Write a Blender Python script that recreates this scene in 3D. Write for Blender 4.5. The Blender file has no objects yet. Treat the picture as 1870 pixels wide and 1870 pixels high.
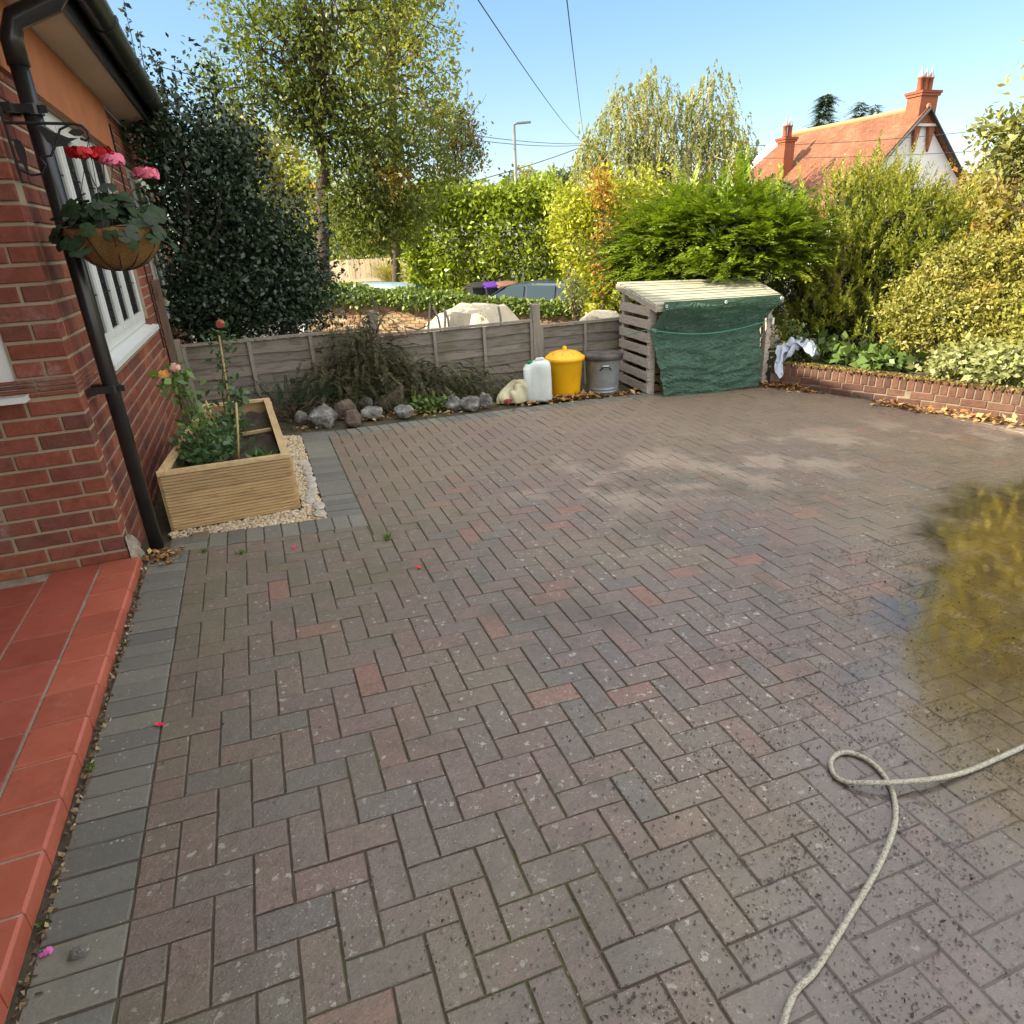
import bpy, math, random
import numpy as np
from mathutils import Vector, Matrix
random.seed(7)
RNG = np.random.default_rng(11)
SC = bpy.context.scene
COL = SC.collection
R = math.radians

# ------------------------------------------------------------------ camera
CAM = np.array([0.581, -1.259, 1.590])
YAW, PIT, ROL, FPX = R(19.855), R(22.917), R(-2.933), 1199.64
def cam_axes():
    cy, sy, cp, sp = math.cos(YAW), math.sin(YAW), math.cos(PIT), math.sin(PIT)
    r = np.array([cy, -sy, 0]); f = np.array([sy*cp, cy*cp, -sp]); u = np.cross(r, f)
    c, s = math.cos(ROL), math.sin(ROL)
    return r*c + u*s, -r*s + u*c, f
CR, CU, CF = cam_axes()
cam = bpy.data.cameras.new('camera')
cam.sensor_width = 36; cam.lens = 36*FPX/1870; cam.clip_start = 0.05; cam.clip_end = 3000
camo = bpy.data.objects.new('camera', cam); COL.objects.link(camo)
M = Matrix.Identity(4)
for i, ax in enumerate((CR, CU, -CF)):
    for j in range(3): M[j][i] = ax[j]
for j in range(3): M[j][3] = CAM[j]
camo.matrix_world = M
SC.camera = camo
# ------------------------------------------------------------------ light
SUN_EL, SUN_AZ = R(30), R(-84)
w = bpy.data.worlds.new('World'); SC.world = w; w.use_nodes = True
nt = w.node_tree; nt.nodes.clear()
sky = nt.nodes.new('ShaderNodeTexSky'); sky.sky_type = 'NISHITA'; sky.sun_disc = False
sky.sun_elevation = SUN_EL; sky.sun_rotation = SUN_AZ; sky.air_density = 1.0; sky.dust_density = 0.8; sky.ozone_density = 2.0; sky.altitude = 0
bg = nt.nodes.new('ShaderNodeBackground'); bg.inputs['Strength'].default_value = 0.12
wo = nt.nodes.new('ShaderNodeOutputWorld')
soft = nt.nodes.new('ShaderNodeGamma'); soft.inputs['Gamma'].default_value = .62
nt.links.new(sky.outputs[0], soft.inputs['Color']); vivid = nt.nodes.new('ShaderNodeHueSaturation'); vivid.inputs['Saturation'].default_value = 1.5
nt.links.new(soft.outputs[0], vivid.inputs['Color']); 
# made-up bright broken cloud overhead and behind the viewer, added to fill the shade
def wn(t, **kw):
    x = nt.nodes.new('ShaderNode'+t)
    for k, v in kw.items(): setattr(x, k, v)
    return x
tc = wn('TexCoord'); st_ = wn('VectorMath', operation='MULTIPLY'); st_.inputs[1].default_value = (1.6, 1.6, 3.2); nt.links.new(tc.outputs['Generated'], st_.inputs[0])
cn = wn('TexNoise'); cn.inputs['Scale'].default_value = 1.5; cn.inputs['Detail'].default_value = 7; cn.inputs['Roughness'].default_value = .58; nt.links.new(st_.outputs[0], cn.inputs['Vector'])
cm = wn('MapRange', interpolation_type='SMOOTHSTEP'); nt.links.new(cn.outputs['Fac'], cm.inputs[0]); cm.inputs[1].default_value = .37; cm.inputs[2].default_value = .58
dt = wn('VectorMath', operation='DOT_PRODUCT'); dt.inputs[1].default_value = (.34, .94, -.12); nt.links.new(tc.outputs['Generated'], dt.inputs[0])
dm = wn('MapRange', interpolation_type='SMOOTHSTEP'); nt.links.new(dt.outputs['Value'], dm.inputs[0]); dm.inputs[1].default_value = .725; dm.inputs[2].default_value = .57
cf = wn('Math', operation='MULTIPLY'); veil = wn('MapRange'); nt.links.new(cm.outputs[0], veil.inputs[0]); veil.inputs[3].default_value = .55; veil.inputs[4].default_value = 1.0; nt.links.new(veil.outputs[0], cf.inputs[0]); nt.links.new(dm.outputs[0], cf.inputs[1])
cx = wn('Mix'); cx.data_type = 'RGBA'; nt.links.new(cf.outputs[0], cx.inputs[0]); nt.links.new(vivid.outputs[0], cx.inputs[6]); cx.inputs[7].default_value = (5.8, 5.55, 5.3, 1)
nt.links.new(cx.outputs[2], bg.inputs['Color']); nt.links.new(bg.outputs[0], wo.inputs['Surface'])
sl = bpy.data.lights.new('sun', 'SUN'); sl.energy = 4.0; sl.angle = R(0.5); sl.color = (1.0, 0.88, 0.66)
so = bpy.data.objects.new('sun', sl); COL.objects.link(so)
SUNV = Vector((math.sin(SUN_AZ)*math.cos(SUN_EL), math.cos(SUN_AZ)*math.cos(SUN_EL), math.sin(SUN_EL)))
so.rotation_euler = SUNV.to_track_quat('Z', 'Y').to_euler(); so.location = (0, 0, 30)
SC.view_settings.view_transform = 'Standard'; SC.view_settings.look = 'None'
SC.view_settings.exposure = 1.82; SC.view_settings.gamma = 1

# ------------------------------------------------------------------ helpers
def at(u, v, d):
    'point seen at photo pixel (u, v) at horizontal distance d from the camera'
    r = CR*(u-935)/FPX - CU*(v-935)/FPX + CF
    return CAM + r*d/math.hypot(r[0], r[1])
def gz(x, y): return -0.053*x + 0.011*y
def kind(o, k='structure'): o['kind'] = k; return o
def tag(o, label, cat, group=None):
    o['label'] = label; o['category'] = cat
    if group: o['group'] = group
    return o
def thing(name, label, cat, loc, group=None):
    o = bpy.data.objects.new(name, None); COL.objects.link(o); o.location = loc
    o.empty_display_size = 0.1
    return tag(o, label, cat, group)
WPOS = {}
def wpos(o):
    p = np.zeros(3)
    while o is not None: p = p + np.array(o.location); o = o.parent
    return p
def link(name, me, m, parent=None, smooth=False):
    o = bpy.data.objects.new(name, me); COL.objects.link(o)
    if m: me.materials.append(m)
    if parent: o.parent = parent
    if smooth: me.polygons.foreach_set('use_smooth', [True]*len(me.polygons))
    return o
class MB:
    'collects shapes in world coordinates; build() links them as ONE mesh'
    def __init__(s): s.v = []; s.f = []
    def add(s, vs, fs):
        b = len(s.v); s.v += [tuple(map(float, p)) for p in vs]; s.f += [tuple(b+i for i in f) for f in fs]; return s
    def box(s, c, size, rz=0, ax=None):
        hx, hy, hz = size[0]/2, size[1]/2, size[2]/2
        if ax is None:
            ex = np.array([math.cos(rz), math.sin(rz), 0]); ey = np.array([-math.sin(rz), math.cos(rz), 0]); ez = np.array([0, 0, 1.])
        else: ex, ey, ez = ax
        c = np.array(c, float)
        vs = [c+ex*hx*a+ey*hy*b+ez*hz*d for a in (-1, 1) for b in (-1, 1) for d in (-1, 1)]
        return s.add(vs, [(0, 1, 3, 2), (4, 6, 7, 5), (0, 4, 5, 1), (2, 3, 7, 6), (0, 2, 6, 4), (1, 5, 7, 3)])
    def bar(s, a, b, wd, ht, up=(0, 0, 1)):
        a = np.array(a, float); b = np.array(b, float); ex = b-a; L = np.linalg.norm(ex); ex /= L
        ey = np.cross(up, ex); ey /= np.linalg.norm(ey); ez = np.cross(ex, ey)
        return s.box((a+b)/2, (L, wd, ht), ax=(ex, ey, ez))
    def bevbox(s, o, ex, ey, ez, L, H, D, b):
        'block: front face centre o, ez outwards, chamfered front edges'
        o = np.array(o, float)
        def ring(l, h, d): return [o+ex*l*i+ey*h*j+ez*d for i, j in ((-1, -1), (1, -1), (1, 1), (-1, 1))]
        vs = ring(L/2, H/2, -D) + ring(L/2, H/2, -b) + ring(L/2-b, H/2-b, 0)
        fs = [(8, 9, 10, 11)]
        for k in (0, 4):
            for i in range(4): fs.append((k+i, k+(i+1) % 4, k+4+(i+1) % 4, k+4+i))
        return s.add(vs, fs)
    def prism(s, poly, z0, z1, bev=0.0, inset=0.0):
        'poly (ccw) extruded, chamfered top'
        n = len(poly); P = np.array(poly, float); c = P.mean(0)
        def ins(d):
            out = []
            for i in range(n):
                a, b, e = P[i-1], P[i], P[(i+1) % n]
                n1 = np.array([-(b-a)[1], (b-a)[0]]); n1 /= (np.linalg.norm(n1)+1e-9)
                n2 = np.array([-(e-b)[1], (e-b)[0]]); n2 /= (np.linalg.norm(n2)+1e-9)
                k = 1+n1@n2
                out.append(b+(n1+n2)*d/max(k, .35))
            return out
        fz = z0 if callable(z0) else (lambda x, y: z0)
        gz_ = z1 if callable(z1) else (lambda x, y: z1)
        A = ins(inset); B = ins(inset+bev)
        vs = [(p[0], p[1], fz(*p)) for p in A] + [(p[0], p[1], gz_(*p)-bev) for p in A] + [(p[0], p[1], gz_(*p)) for p in B]
        fs = [tuple(range(2*n, 3*n))]
        for k in (0, n):
            for i in range(n): fs.append((k+i, k+(i+1) % n, k+n+(i+1) % n, k+n+i))
        return s.add(vs, fs)
    def tube(s, pts, r, n=8, cap=True):
        P = [np.array(p, float) for p in pts]; m = len(P)
        rr = r if hasattr(r, '__len__') else [r]*m
        t0 = P[1]-P[0]; up = np.array([0, 0, 1.]) if abs(t0[2]) < 0.9*np.linalg.norm(t0) else np.array([1., 0, 0])
        vs = []; nx = None
        for i in range(m):
            t = P[min(i+1, m-1)]-P[max(i-1, 0)]; t = t/(np.linalg.norm(t)+1e-12)
            if nx is None: nx = np.cross(up, t)
            nx = nx-t*(nx@t); nx /= (np.linalg.norm(nx)+1e-12); ny = np.cross(t, nx)
            for k in range(n):
                a = 2*math.pi*k/n; vs.append(P[i]+(nx*math.cos(a)+ny*math.sin(a))*rr[i])
        fs = [(i*n+k, i*n+(k+1) % n, (i+1)*n+(k+1) % n, (i+1)*n+k) for i in range(m-1) for k in range(n)]
        if cap: fs += [tuple(range(n-1, -1, -1)), tuple((m-1)*n+k for k in range(n))]
        return s.add(vs, fs)
    def lathe(s, c, prof, n=32, flute=None, cap=True):
        'prof: list of (r, z)'
        vs = []
        for r, z in prof:
            for k in range(n):
                a = 2*math.pi*k/n; q = r
                if flute and flute[0] < z < flute[1]: q = r+flute[2]*(1 if k % 2 else -1)
                vs.append((c[0]+q*math.cos(a), c[1]+q*math.sin(a), c[2]+z))
        m = len(prof)
        fs = [(i*n+k, i*n+(k+1) % n, (i+1)*n+(k+1) % n, (i+1)*n+k) for i in range(m-1) for k in range(n)]
        if cap: fs += [tuple(range(n-1, -1, -1)), tuple((m-1)*n+k for k in range(n))]
        return s.add(vs, fs)
    def grid(s, fn, nu, nv):
        b = [(fn(i/nu, j/nv)) for j in range(nv+1) for i in range(nu+1)]
        return s.add(b, [(j*(nu+1)+i, j*(nu+1)+i+1, (j+1)*(nu+1)+i+1, (j+1)*(nu+1)+i) for j in range(nv) for i in range(nu)])
    def rock(s, c, r, seed, flat=0.75, rough=0.25):
        import bmesh
        rg = np.random.default_rng(seed)
        bm = bmesh.new(); bmesh.ops.create_icosphere(bm, subdivisions=3, radius=1)
        K = rg.normal(size=(7, 3))*1.6; ph = rg.uniform(0, 6.28, 7)
        pl = rg.normal(size=(9, 3)); pl /= np.linalg.norm(pl, axis=1)[:, None]; hh = rg.uniform(.62, .95, 9)
        vs = []
        for v in bm.verts:
            p = np.array(v.co); d = p/np.linalg.norm(p)
            q = 1+rough*0.35*np.sum(np.sin(K@d*2+ph))/3
            for n_, h_ in zip(pl, hh):
                e = d@n_
                if e*q > h_: q = h_/e
            q += 0.03*math.sin(d@K[0]*9+ph[1])
            vs.append(np.array(c)+d*q*np.array(r)*np.array([1, 1, flat]))
        fs = [tuple(v.index for v in f.verts) for f in bm.faces]; bm.free()
        return s.add(vs, fs)
    def build(s, name, m, parent=None, smooth=False):
        me = bpy.data.meshes.new(name); o = wpos(parent) if parent else np.zeros(3)
        V = np.array(s.v)-o
        me.from_pydata(V.tolist(), [], s.f); me.update()
        return link(name, me, m, parent, smooth)

# ---- leaves
def unit(a): return a/(np.linalg.norm(a, axis=-1, keepdims=True)+1e-9)
def rvec(n, g=RNG): return unit(g.normal(size=(n, 3)))
def leafmesh(name, P, A, B, m, parent=None, fold=0.3):
    n = len(P); N = unit(np.cross(A, B))*np.linalg.norm(B, axis=1)[:, None]*fold
    o = wpos(parent) if parent else np.zeros(3)
    V = np.stack([P, P+A*0.45+B+N, P+A, P+A*0.45-B+N], 1)-o
    me = bpy.data.meshes.new(name)
    me.vertices.add(4*n); me.vertices.foreach_set('co', V.astype(np.float32).ravel())
    me.loops.add(4*n); me.loops.foreach_set('vertex_index', np.arange(4*n, dtype=np.int32))
    me.polygons.add(n); me.polygons.foreach_set('loop_start', np.arange(0, 4*n, 4, dtype=np.int32))
    me.polygons.foreach_set('loop_total', np.full(n, 4, dtype=np.int32))
    me.update(calc_edges=True); me.validate()
    return link(name, me, m, parent)
def blob_points(blobs, nc, g, inner=0.5, lump=0.2):
    B = np.array([b[:6] for b in blobs], float)
    wgt = np.array([(b[3]*b[4]+b[4]*b[5]+b[3]*b[5])*(b[6] if len(b) > 6 else 1) for b in blobs]); wgt /= wgt.sum()
    k = g.choice(len(B), nc, p=wgt); d = rvec(nc, g)
    f = 1+lump*np.sin(d[:, 0]*5+k*1.7)*np.cos(d[:, 2]*6+k)+lump*0.7*g.normal(size=nc)
    r = (g.uniform(inner**3, 1, nc))**(1/3)*f
    C = B[k, :3]+d*r[:, None]*B[k, 3:6]
    return C, d
def leaf_dirs(n, out, g, size, aspect, up=0.7, droop=0.0, outw=0.4, jit=0.9, ssd=0.25):
    A = unit(out*outw+rvec(n, g)*jit+np.array([0, 0, -droop])); Nn = unit(rvec(n, g)*0.8+np.array([0, 0, up])+out*0.4)
    B = unit(np.cross(Nn, A)); L = size*np.clip(1+ssd*g.normal(size=n), .45, 1.8)
    return A*L[:, None], B*(L*aspect/2)[:, None]
def foliage(name, m, blobs, nc, per, cr, size, aspect=0.5, parent=None, seed=1, inner=0.5, up=0.7, droop=0.0, lump=0.2, outw=0.4, keep=None, jit=0.9):
    g = np.random.default_rng(seed); C, d = blob_points(blobs, nc, g, inner, lump)
    P = np.repeat(C, per, 0)+g.normal(size=(nc*per, 3))*cr*np.array([1, 1, .8]); out = np.repeat(d, per, 0)
    if keep is not None:
        q = keep(P); P = P[q]; out = out[q]
    A, B = leaf_dirs(len(P), out, g, size, aspect, up, droop, outw, jit)
    return leafmesh(name, P, A, B, m, parent), C
def sprays(name, m, C, D, L, nl, ls, aspect=0.3, parent=None, seed=1, fan=0.8, curve=-0.15, flat=True, keep=None):
    'feathery shoots: axis lines from C along D with paired leaflets'
    g = np.random.default_rng(seed); n = len(C); D = unit(D); Ls = L*np.clip(1+.3*g.normal(size=n), .4, 1.8)
    S = unit(np.cross(D, np.array([0, 0, 1.])+0.35*rvec(n, g))); U = np.cross(S, D)
    t = np.tile(np.repeat(np.linspace(.05, 1, nl), 1), n); idx = np.repeat(np.arange(n), nl)
    sg = np.tile(np.where(np.arange(nl) % 2 == 0, 1., -1.), n)
    P = C[idx]+D[idx]*(t*Ls[idx])[:, None]+np.array([0, 0, 1.])*(curve*Ls[idx]*t*t)[:, None]
    side = S[idx]*sg[:, None] if flat else unit(np.cross(D[idx], rvec(len(idx), g)))
    A = unit(D[idx]+side*fan+0.25*rvec(len(idx), g))
    Nn = unit(U[idx]+0.35*rvec(len(idx), g)); B = unit(np.cross(Nn, A))
    l = ls*(1.15-0.75*t)*np.clip(1+.2*g.normal(size=len(t)), .5, 1.6)
    if keep is not None:
        q = keep(P); P, A, B, l = P[q], A[q], B[q], l[q]
    return leafmesh(name, P, A*l[:, None], B*(l*aspect/2)[:, None], m, parent)
def limb(mb, a, b, r0, r1, g, seg=6, wob=0.06):
    a = np.array(a, float); b = np.array(b, float); L = np.linalg.norm(b-a)
    pts = []
    for i in range(seg+1):
        t = i/seg; p = a+(b-a)*t
        if 0 < i < seg: p = p+g.normal(size=3)*wob*L
        p[2] += 0.12*L*math.sin(math.pi*t)*0.5
        pts.append(p)
    mb.tube(pts, [r0+(r1-r0)*i/seg for i in range(seg+1)], 6, cap=False)
    return pts

# ------------------------------------------------------------------ materials
class Mt:
    def __init__(s, name):
        s.m = bpy.data.materials.new(name); s.m.use_nodes = True; s.nt = s.m.node_tree
        s.b = s.nt.nodes['Principled BSDF']; s.out = s.nt.nodes['Material Output']
    def n(s, t, **kw):
        x = s.nt.nodes.new('ShaderNode'+t)
        for k, v in kw.items():
            if k in x.inputs: s.put(x.inputs[k], v)
            else: setattr(x, k, v)
        return x
    def put(s, sock, v):
        if hasattr(v, 'bl_idname') and hasattr(v, 'is_output'): s.nt.links.new(v, sock)
        elif isinstance(v, (tuple, list)) and len(v) == 3 and sock.type == 'RGBA': sock.default_value = (*v, 1)
        else: sock.default_value = v
    def set(s, **kw):
        for k, v in kw.items(): s.put(s.b.inputs[k.replace('_', ' ')], v)
        return s
    def pos(s): return s.n('NewGeometry').outputs['Position']
    def obj(s): return s.n('TexCoord').outputs['Object']
    def rnd(s): return s.n('NewGeometry').outputs['Random Per Island']
    def noise(s, scale, detail=4, rough=.55, vec=None, dist=0.0):
        x = s.n('TexNoise'); x.inputs['Scale'].default_value = scale; x.inputs['Detail'].default_value = detail
        x.inputs['Roughness'].default_value = rough; x.inputs['Distortion'].default_value = dist
        s.nt.links.new(vec or s.pos(), x.inputs['Vector']); return x.outputs['Fac']
    def vor(s, scale, vec=None, feat='F1'):
        x = s.n('TexVoronoi'); x.feature = feat; x.inputs['Scale'].default_value = scale
        s.nt.links.new(vec or s.pos(), x.inputs['Vector']); return x
    def mapv(s, scale, vec=None):
        x = s.n('VectorMath', operation='MULTIPLY'); s.nt.links.new(vec or s.pos(), x.inputs[0]); x.inputs[1].default_value = scale
        return x.outputs[0]
    def ramp(s, fac, stops, interp='LINEAR'):
        x = s.n('ValToRGB'); x.color_ramp.interpolation = interp; e = x.color_ramp.elements
        while len(e) < len(stops): e.new(0.5)
        for i, (p, c) in enumerate(stops):
            e[i].position = p; e[i].color = (*c, 1) if len(c) == 3 else c
        s.nt.links.new(fac, x.inputs[0]); return x.outputs[0]
    def mr(s, fac, a, b, c=0., d=1., smooth=True):
        x = s.n('MapRange'); x.interpolation_type = 'SMOOTHSTEP' if smooth else 'LINEAR'
        s.put(x.inputs[0], fac)
        for i, v in enumerate((a, b, c, d)): s.put(x.inputs[i+1], v)
        return x.outputs[0]
    def math(s, op, a, b=0.0):
        x = s.n('Math', operation=op); s.put(x.inputs[0], a); s.put(x.inputs[1], b); return x.outputs[0]
    def mix(s, f, a, b, mode='MIX'):
        x = s.n('Mix'); x.data_type = 'RGBA'; x.blend_type = mode
        s.put(x.inputs[0], f); s.put(x.inputs[6], a); s.put(x.inputs[7], b); return x.outputs[2]
    def bump(s, h, strength=.4, dist=.01):
        x = s.n('Bump'); x.inputs['Strength'].default_value = strength; x.inputs['Distance'].default_value = dist
        s.nt.links.new(h, x.inputs['Height']); s.nt.links.new(x.outputs[0], s.b.inputs['Normal']); return x
def plain(name, c1, c2=None, scale=6, rough=.6, bump=0.3, bd=.005, spec=.4, metal=0, bscale=None, **kw):
    t = Mt(name); c2 = c2 or tuple(x*.75 for x in c1)
    f = t.noise(scale, 6, .6)
    t.set(Base_Color=t.ramp(f, [(.3, c1), (.7, c2)]), Roughness=rough, Metallic=metal)
    t.b.inputs['Specular IOR Level'].default_value = spec
    if bump: t.bump(t.noise(bscale or scale*4, 5), bump, bd)
    for k, v in kw.items(): t.b.inputs[k.replace('_', ' ')].default_value = v
    return t.m
def leafmat(name, c1, c2, c3=None, c3lo=.55, c3hi=.7, nsc=1.2, trans=.35, rough=.45, spec=.4):
    t = Mt(name)
    col = t.ramp(t.rnd(), [(0, c1), (.5, tuple((a+b)/2 for a, b in zip(c1, c2))), (1, c2)])
    if c3: col = t.mix(t.mr(t.noise(nsc, 3), c3lo, c3hi), col, c3)
    t.set(Base_Color=col, Roughness=rough); t.b.inputs['Specular IOR Level'].default_value = spec
    tr = t.n('BsdfTranslucent'); tc = t.mix(0.85, col, (1.25, 1.3, .55), 'MULTIPLY'); t.nt.links.new(tc, tr.inputs['Color'])
    mx = t.n('MixShader'); mx.inputs[0].default_value = trans
    t.nt.links.new(t.b.outputs[0], mx.inputs[1]); t.nt.links.new(tr.outputs[0], mx.inputs[2]); t.nt.links.new(mx.outputs[0], t.out.inputs['Surface'])
    return t.m
def woodmat(name, c1, c2, stretch=(2, 25, 25), rough=.75, green=None):
    t = Mt(name); v = t.mapv(stretch)
    f = t.noise(1.6, 8, .65, v, .6); base = t.ramp(f, [(.28, c2), (.5, c1), (.75, tuple(x*1.18 for x in c1))])
    r = t.ramp(t.rnd(), [(0, (.72, .72, .74)), (1, (1.12, 1.1, 1.06))]); col = t.mix(1.0, base, r, 'MULTIPLY')
    if green: col = t.mix(t.mr(t.noise(3.5, 4), .5, .75, 0, .7), col, green)
    t.set(Base_Color=col, Roughness=rough); t.b.inputs['Specular IOR Level'].default_value = .25
    t.bump(f, .5, .004); return t.m

def brickmat(name, stops, stain=(.2, .17, .15), white=0.0, rough=.8):
    t = Mt(name); col = t.ramp(t.rnd(), stops)
    f = t.noise(14, 8, .7); col = t.mix(t.mr(f, .35, .7, 0, .7), col, t.mix(1.0, col, (.55, .48, .48), 'MULTIPLY')); col = t.mix(t.mr(t.noise(45, 7, .8), .58, .7, 0, .5), col, (.36, .25, .18)); col = t.mix(t.mr(t.noise(70, 5, .8), .60, .7, 0, .6), col, (.05, .03, .028))
    col = t.mix(t.mr(t.noise(1.1, 5), .5, .8, 0, .5), col, stain)
    if white: col = t.mix(t.mr(t.noise(2.2, 9, .75), .6, .72, 0, white), col, (.5, .48, .46))
    t.set(Base_Color=col, Roughness=rough); t.b.inputs['Specular IOR Level'].default_value = .25
    t.bump(t.noise(60, 6, .8), .8, .009); return t.m

BRICK = brickmat('house_brick', [(0, (.225, .07, .045)), (.3, (.29, .094, .058)), (.6, (.24, .082, .058)), (.85, (.16, .066, .055)), (1, (.38, .14, .068))], stain=(.19, .10, .075), white=.3)
MORTAR = plain('mortar', (.37, .30, .21), (.28, .225, .155), 9, .9, .5, .004)
PAVEDBED = None
def paver_material():
    t = Mt('block_paving'); P = t.pos(); sep = t.n('SeparateXYZ'); t.nt.links.new(P, sep.inputs[0]); X, Y = sep.outputs[0], sep.outputs[1]
    col = t.ramp(t.rnd(), [(0, (.155, .118, .108)), (.25, (.185, .122, .108)), (.5, (.15, .122, .115)), (.7, (.19, .115, .102)), (.86, (.12, .115, .112)), (.96, (.20, .115, .098)), (1, (.27, .12, .095))])
    col = t.mix(t.mr(t.noise(38, 8, .8), .42, .62, 0, .6), col, (.105, .085, .07)); col = t.mix(t.mr(t.noise(95, 6, .8), .53, .68, 0, .5), col, (.31, .26, .22))
    col = t.mix(t.mr(t.noise(.9, 5, .6), .42, .72, 0, .45), col, (.20, .175, .11))
    col = t.mix(t.mr(t.noise(2.4, 6, .7), .58, .78, 0, .4), col, (.33, .28, .23))
    v = t.vor(22); sp = t.math('LESS_THAN', v.outputs['Distance'], t.mr(t.noise(60, 3), .35, .7, .0, .34))
    sp = t.math('MULTIPLY', sp, t.mr(t.noise(3.1, 3), .46, .58)); col = t.mix(t.math('MULTIPLY', sp, .8), col, (.42, .41, .37))
    v2 = t.vor(75); sp2 = t.math('MULTIPLY', t.math('LESS_THAN', v2.outputs['Distance'], t.mr(t.noise(30, 3), .42, .75, .0, .36)), t.mr(t.noise(2.7, 5, .7), .38, .62)); col = t.mix(t.math('MULTIPLY', sp2, .75), col, (.45, .41, .35))
    v3 = t.vor(150); sp3 = t.math('MULTIPLY', t.math('LESS_THAN', v3.outputs['Distance'], t.mr(t.noise(50, 3), .42, .7, .0, .34)), t.mr(t.noise(3.6, 5, .7), .36, .6)); col = t.mix(t.math('MULTIPLY', sp3, .7), col, (.5, .46, .4))
    v4 = t.vor(110); sp4 = t.math('LESS_THAN', v4.outputs['Distance'], t.mr(t.noise(37, 3), .42, .7, .0, .36)); col = t.mix(t.math('MULTIPLY', sp4, .75), col, (.05, .042, .035))
    stn = t.math('MULTIPLY', t.mr(t.noise(1.25, 7, .7), .5, .66), .55); col = t.mix(stn, col, (.075, .066, .05))
    grn = t.math('MULTIPLY', t.mr(X, 2.2, .8), t.math('MULTIPLY', t.mr(Y, 1.0, 2.0), t.mr(t.noise(4, 6, .7), .42, .62, 0, .55))); col = t.mix(grn, col, (.085, .09, .035))
    wrn = t.math('MULTIPLY', t.mr(t.math('ABSOLUTE', t.math('SUBTRACT', Y, 2.9)), 1.1, .2), t.math('MULTIPLY', t.mr(X, 1.6, 2.6), t.mr(t.noise(2.1, 5, .6), .50, .64, 0, .6))); col = t.mix(wrn, col, (.40, .33, .27))
    edge_ = t.mr(t.noise(6, 6, .7), .5, .75, 0, .55); col = t.mix(edge_, col, t.mix(1.0, col, (.62, .60, .56), 'MULTIPLY'))
    col = t.mix(t.math('MULTIPLY', t.mr(X, 2.6, -.2), t.mr(t.noise(1.7, 5), .35, .7, .15, .6)), col, (.12, .115, .075))
    col = t.mix(t.math('MULTIPLY', t.mr(Y, 1.2, 4.6), t.mr(t.noise(1.3, 6, .65), .3, .65, .2, .75)), col, (.205, .158, .112))
    # wet film right of the line through (4.76,1.79) and (1.3,-.5)
    a = t.math('ADD', t.math('MULTIPLY', t.math('SUBTRACT', X, 4.76), .552), t.math('MULTIPLY', t.math('SUBTRACT', Y, 1.79), -.834))
    a = t.math('ADD', a, t.math('MULTIPLY', t.math('SUBTRACT', t.noise(2.6, 6, .65), .5), .9))
    yl = t.math('ADD', t.math('SUBTRACT', 1.75, Y), t.math('MULTIPLY', t.math('SUBTRACT', t.noise(3, 5), .5), .5))
    wet = t.math('MULTIPLY', t.mr(a, -.02, .16), t.mr(yl, -.05, .2)); damp = t.mr(a, -2.6, .3, 0, .7)
    pud = t.math('MULTIPLY', wet, t.mr(t.math('ADD', t.math('MULTIPLY', X, .75), Y), 2.0, 3.1))
    col = t.mix(t.math('MULTIPLY', wet, .35), col, (.15, .12, .10))
    mud = t.math('MULTIPLY', t.mr(a, -.5, .6), t.mr(t.noise(3.4, 7, .7, None, .8), .42, .62)); col = t.mix(t.math('MULTIPLY', mud, .7), col, t.ramp(t.noise(55, 6, .75), [(.3, (.075, .06, .05)), (.55, (.15, .12, .102)), (.75, (.22, .185, .16))]))
    rough = t.math('SUBTRACT', .54, t.math('MULTIPLY', damp, .26)); rough = t.math('ADD', rough, t.math('MULTIPLY', t.math('SUBTRACT', t.noise(35, 4), .5), .25))
    t.set(Base_Color=col, Roughness=rough); t.b.inputs['Specular IOR Level'].default_value = .5
    t.put(t.b.inputs['Coat Weight'], t.math('ADD', t.math('MULTIPLY', wet, .35), t.math('MULTIPLY', damp, .4)))
    t.b.inputs['Coat Roughness'].default_value = .24; t.b.inputs['Coat IOR'].default_value = 1.6
    h = t.math('ADD', t.math('MULTIPLY', t.noise(120, 5, .7), .6), t.noise(24, 4))
    bp = t.bump(h, .8, .007); t.put(bp.inputs['Strength'], t.math('SUBTRACT', .8, t.math('MULTIPLY', pud, .6)))
    return t.m
PAVER = paver_material()
def border_material():
    t = Mt('charcoal_paving'); col = t.ramp(t.rnd(), [(0, (.10, .10, .088)), (.5, (.13, .13, .112)), (1, (.17, .165, .135))])
    col = t.mix(t.mr(t.noise(1.3, 5), .45, .75, 0, .5), col, (.21, .215, .17)); col = t.mix(t.mr(t.noise(40, 6, .7), .4, .75, 0, .5), col, (.10, .10, .09))
    v2 = t.vor(55); col = t.mix(t.mr(t.noise(90, 6, .8), .53, .68, 0, .45), col, (.24, .23, .2)); sp2 = t.math('LESS_THAN', v2.outputs['Distance'], t.mr(t.noise(20, 3), .42, .75, .0, .33)); col = t.mix(t.math('MULTIPLY', sp2, .7), col, (.36, .35, .3))
    t.set(Base_Color=col, Roughness=.65); t.bump(t.math('ADD', t.noise(120, 5, .7), t.noise(24, 4)), .5, .004); return t.m
EDGING = border_material()
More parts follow.
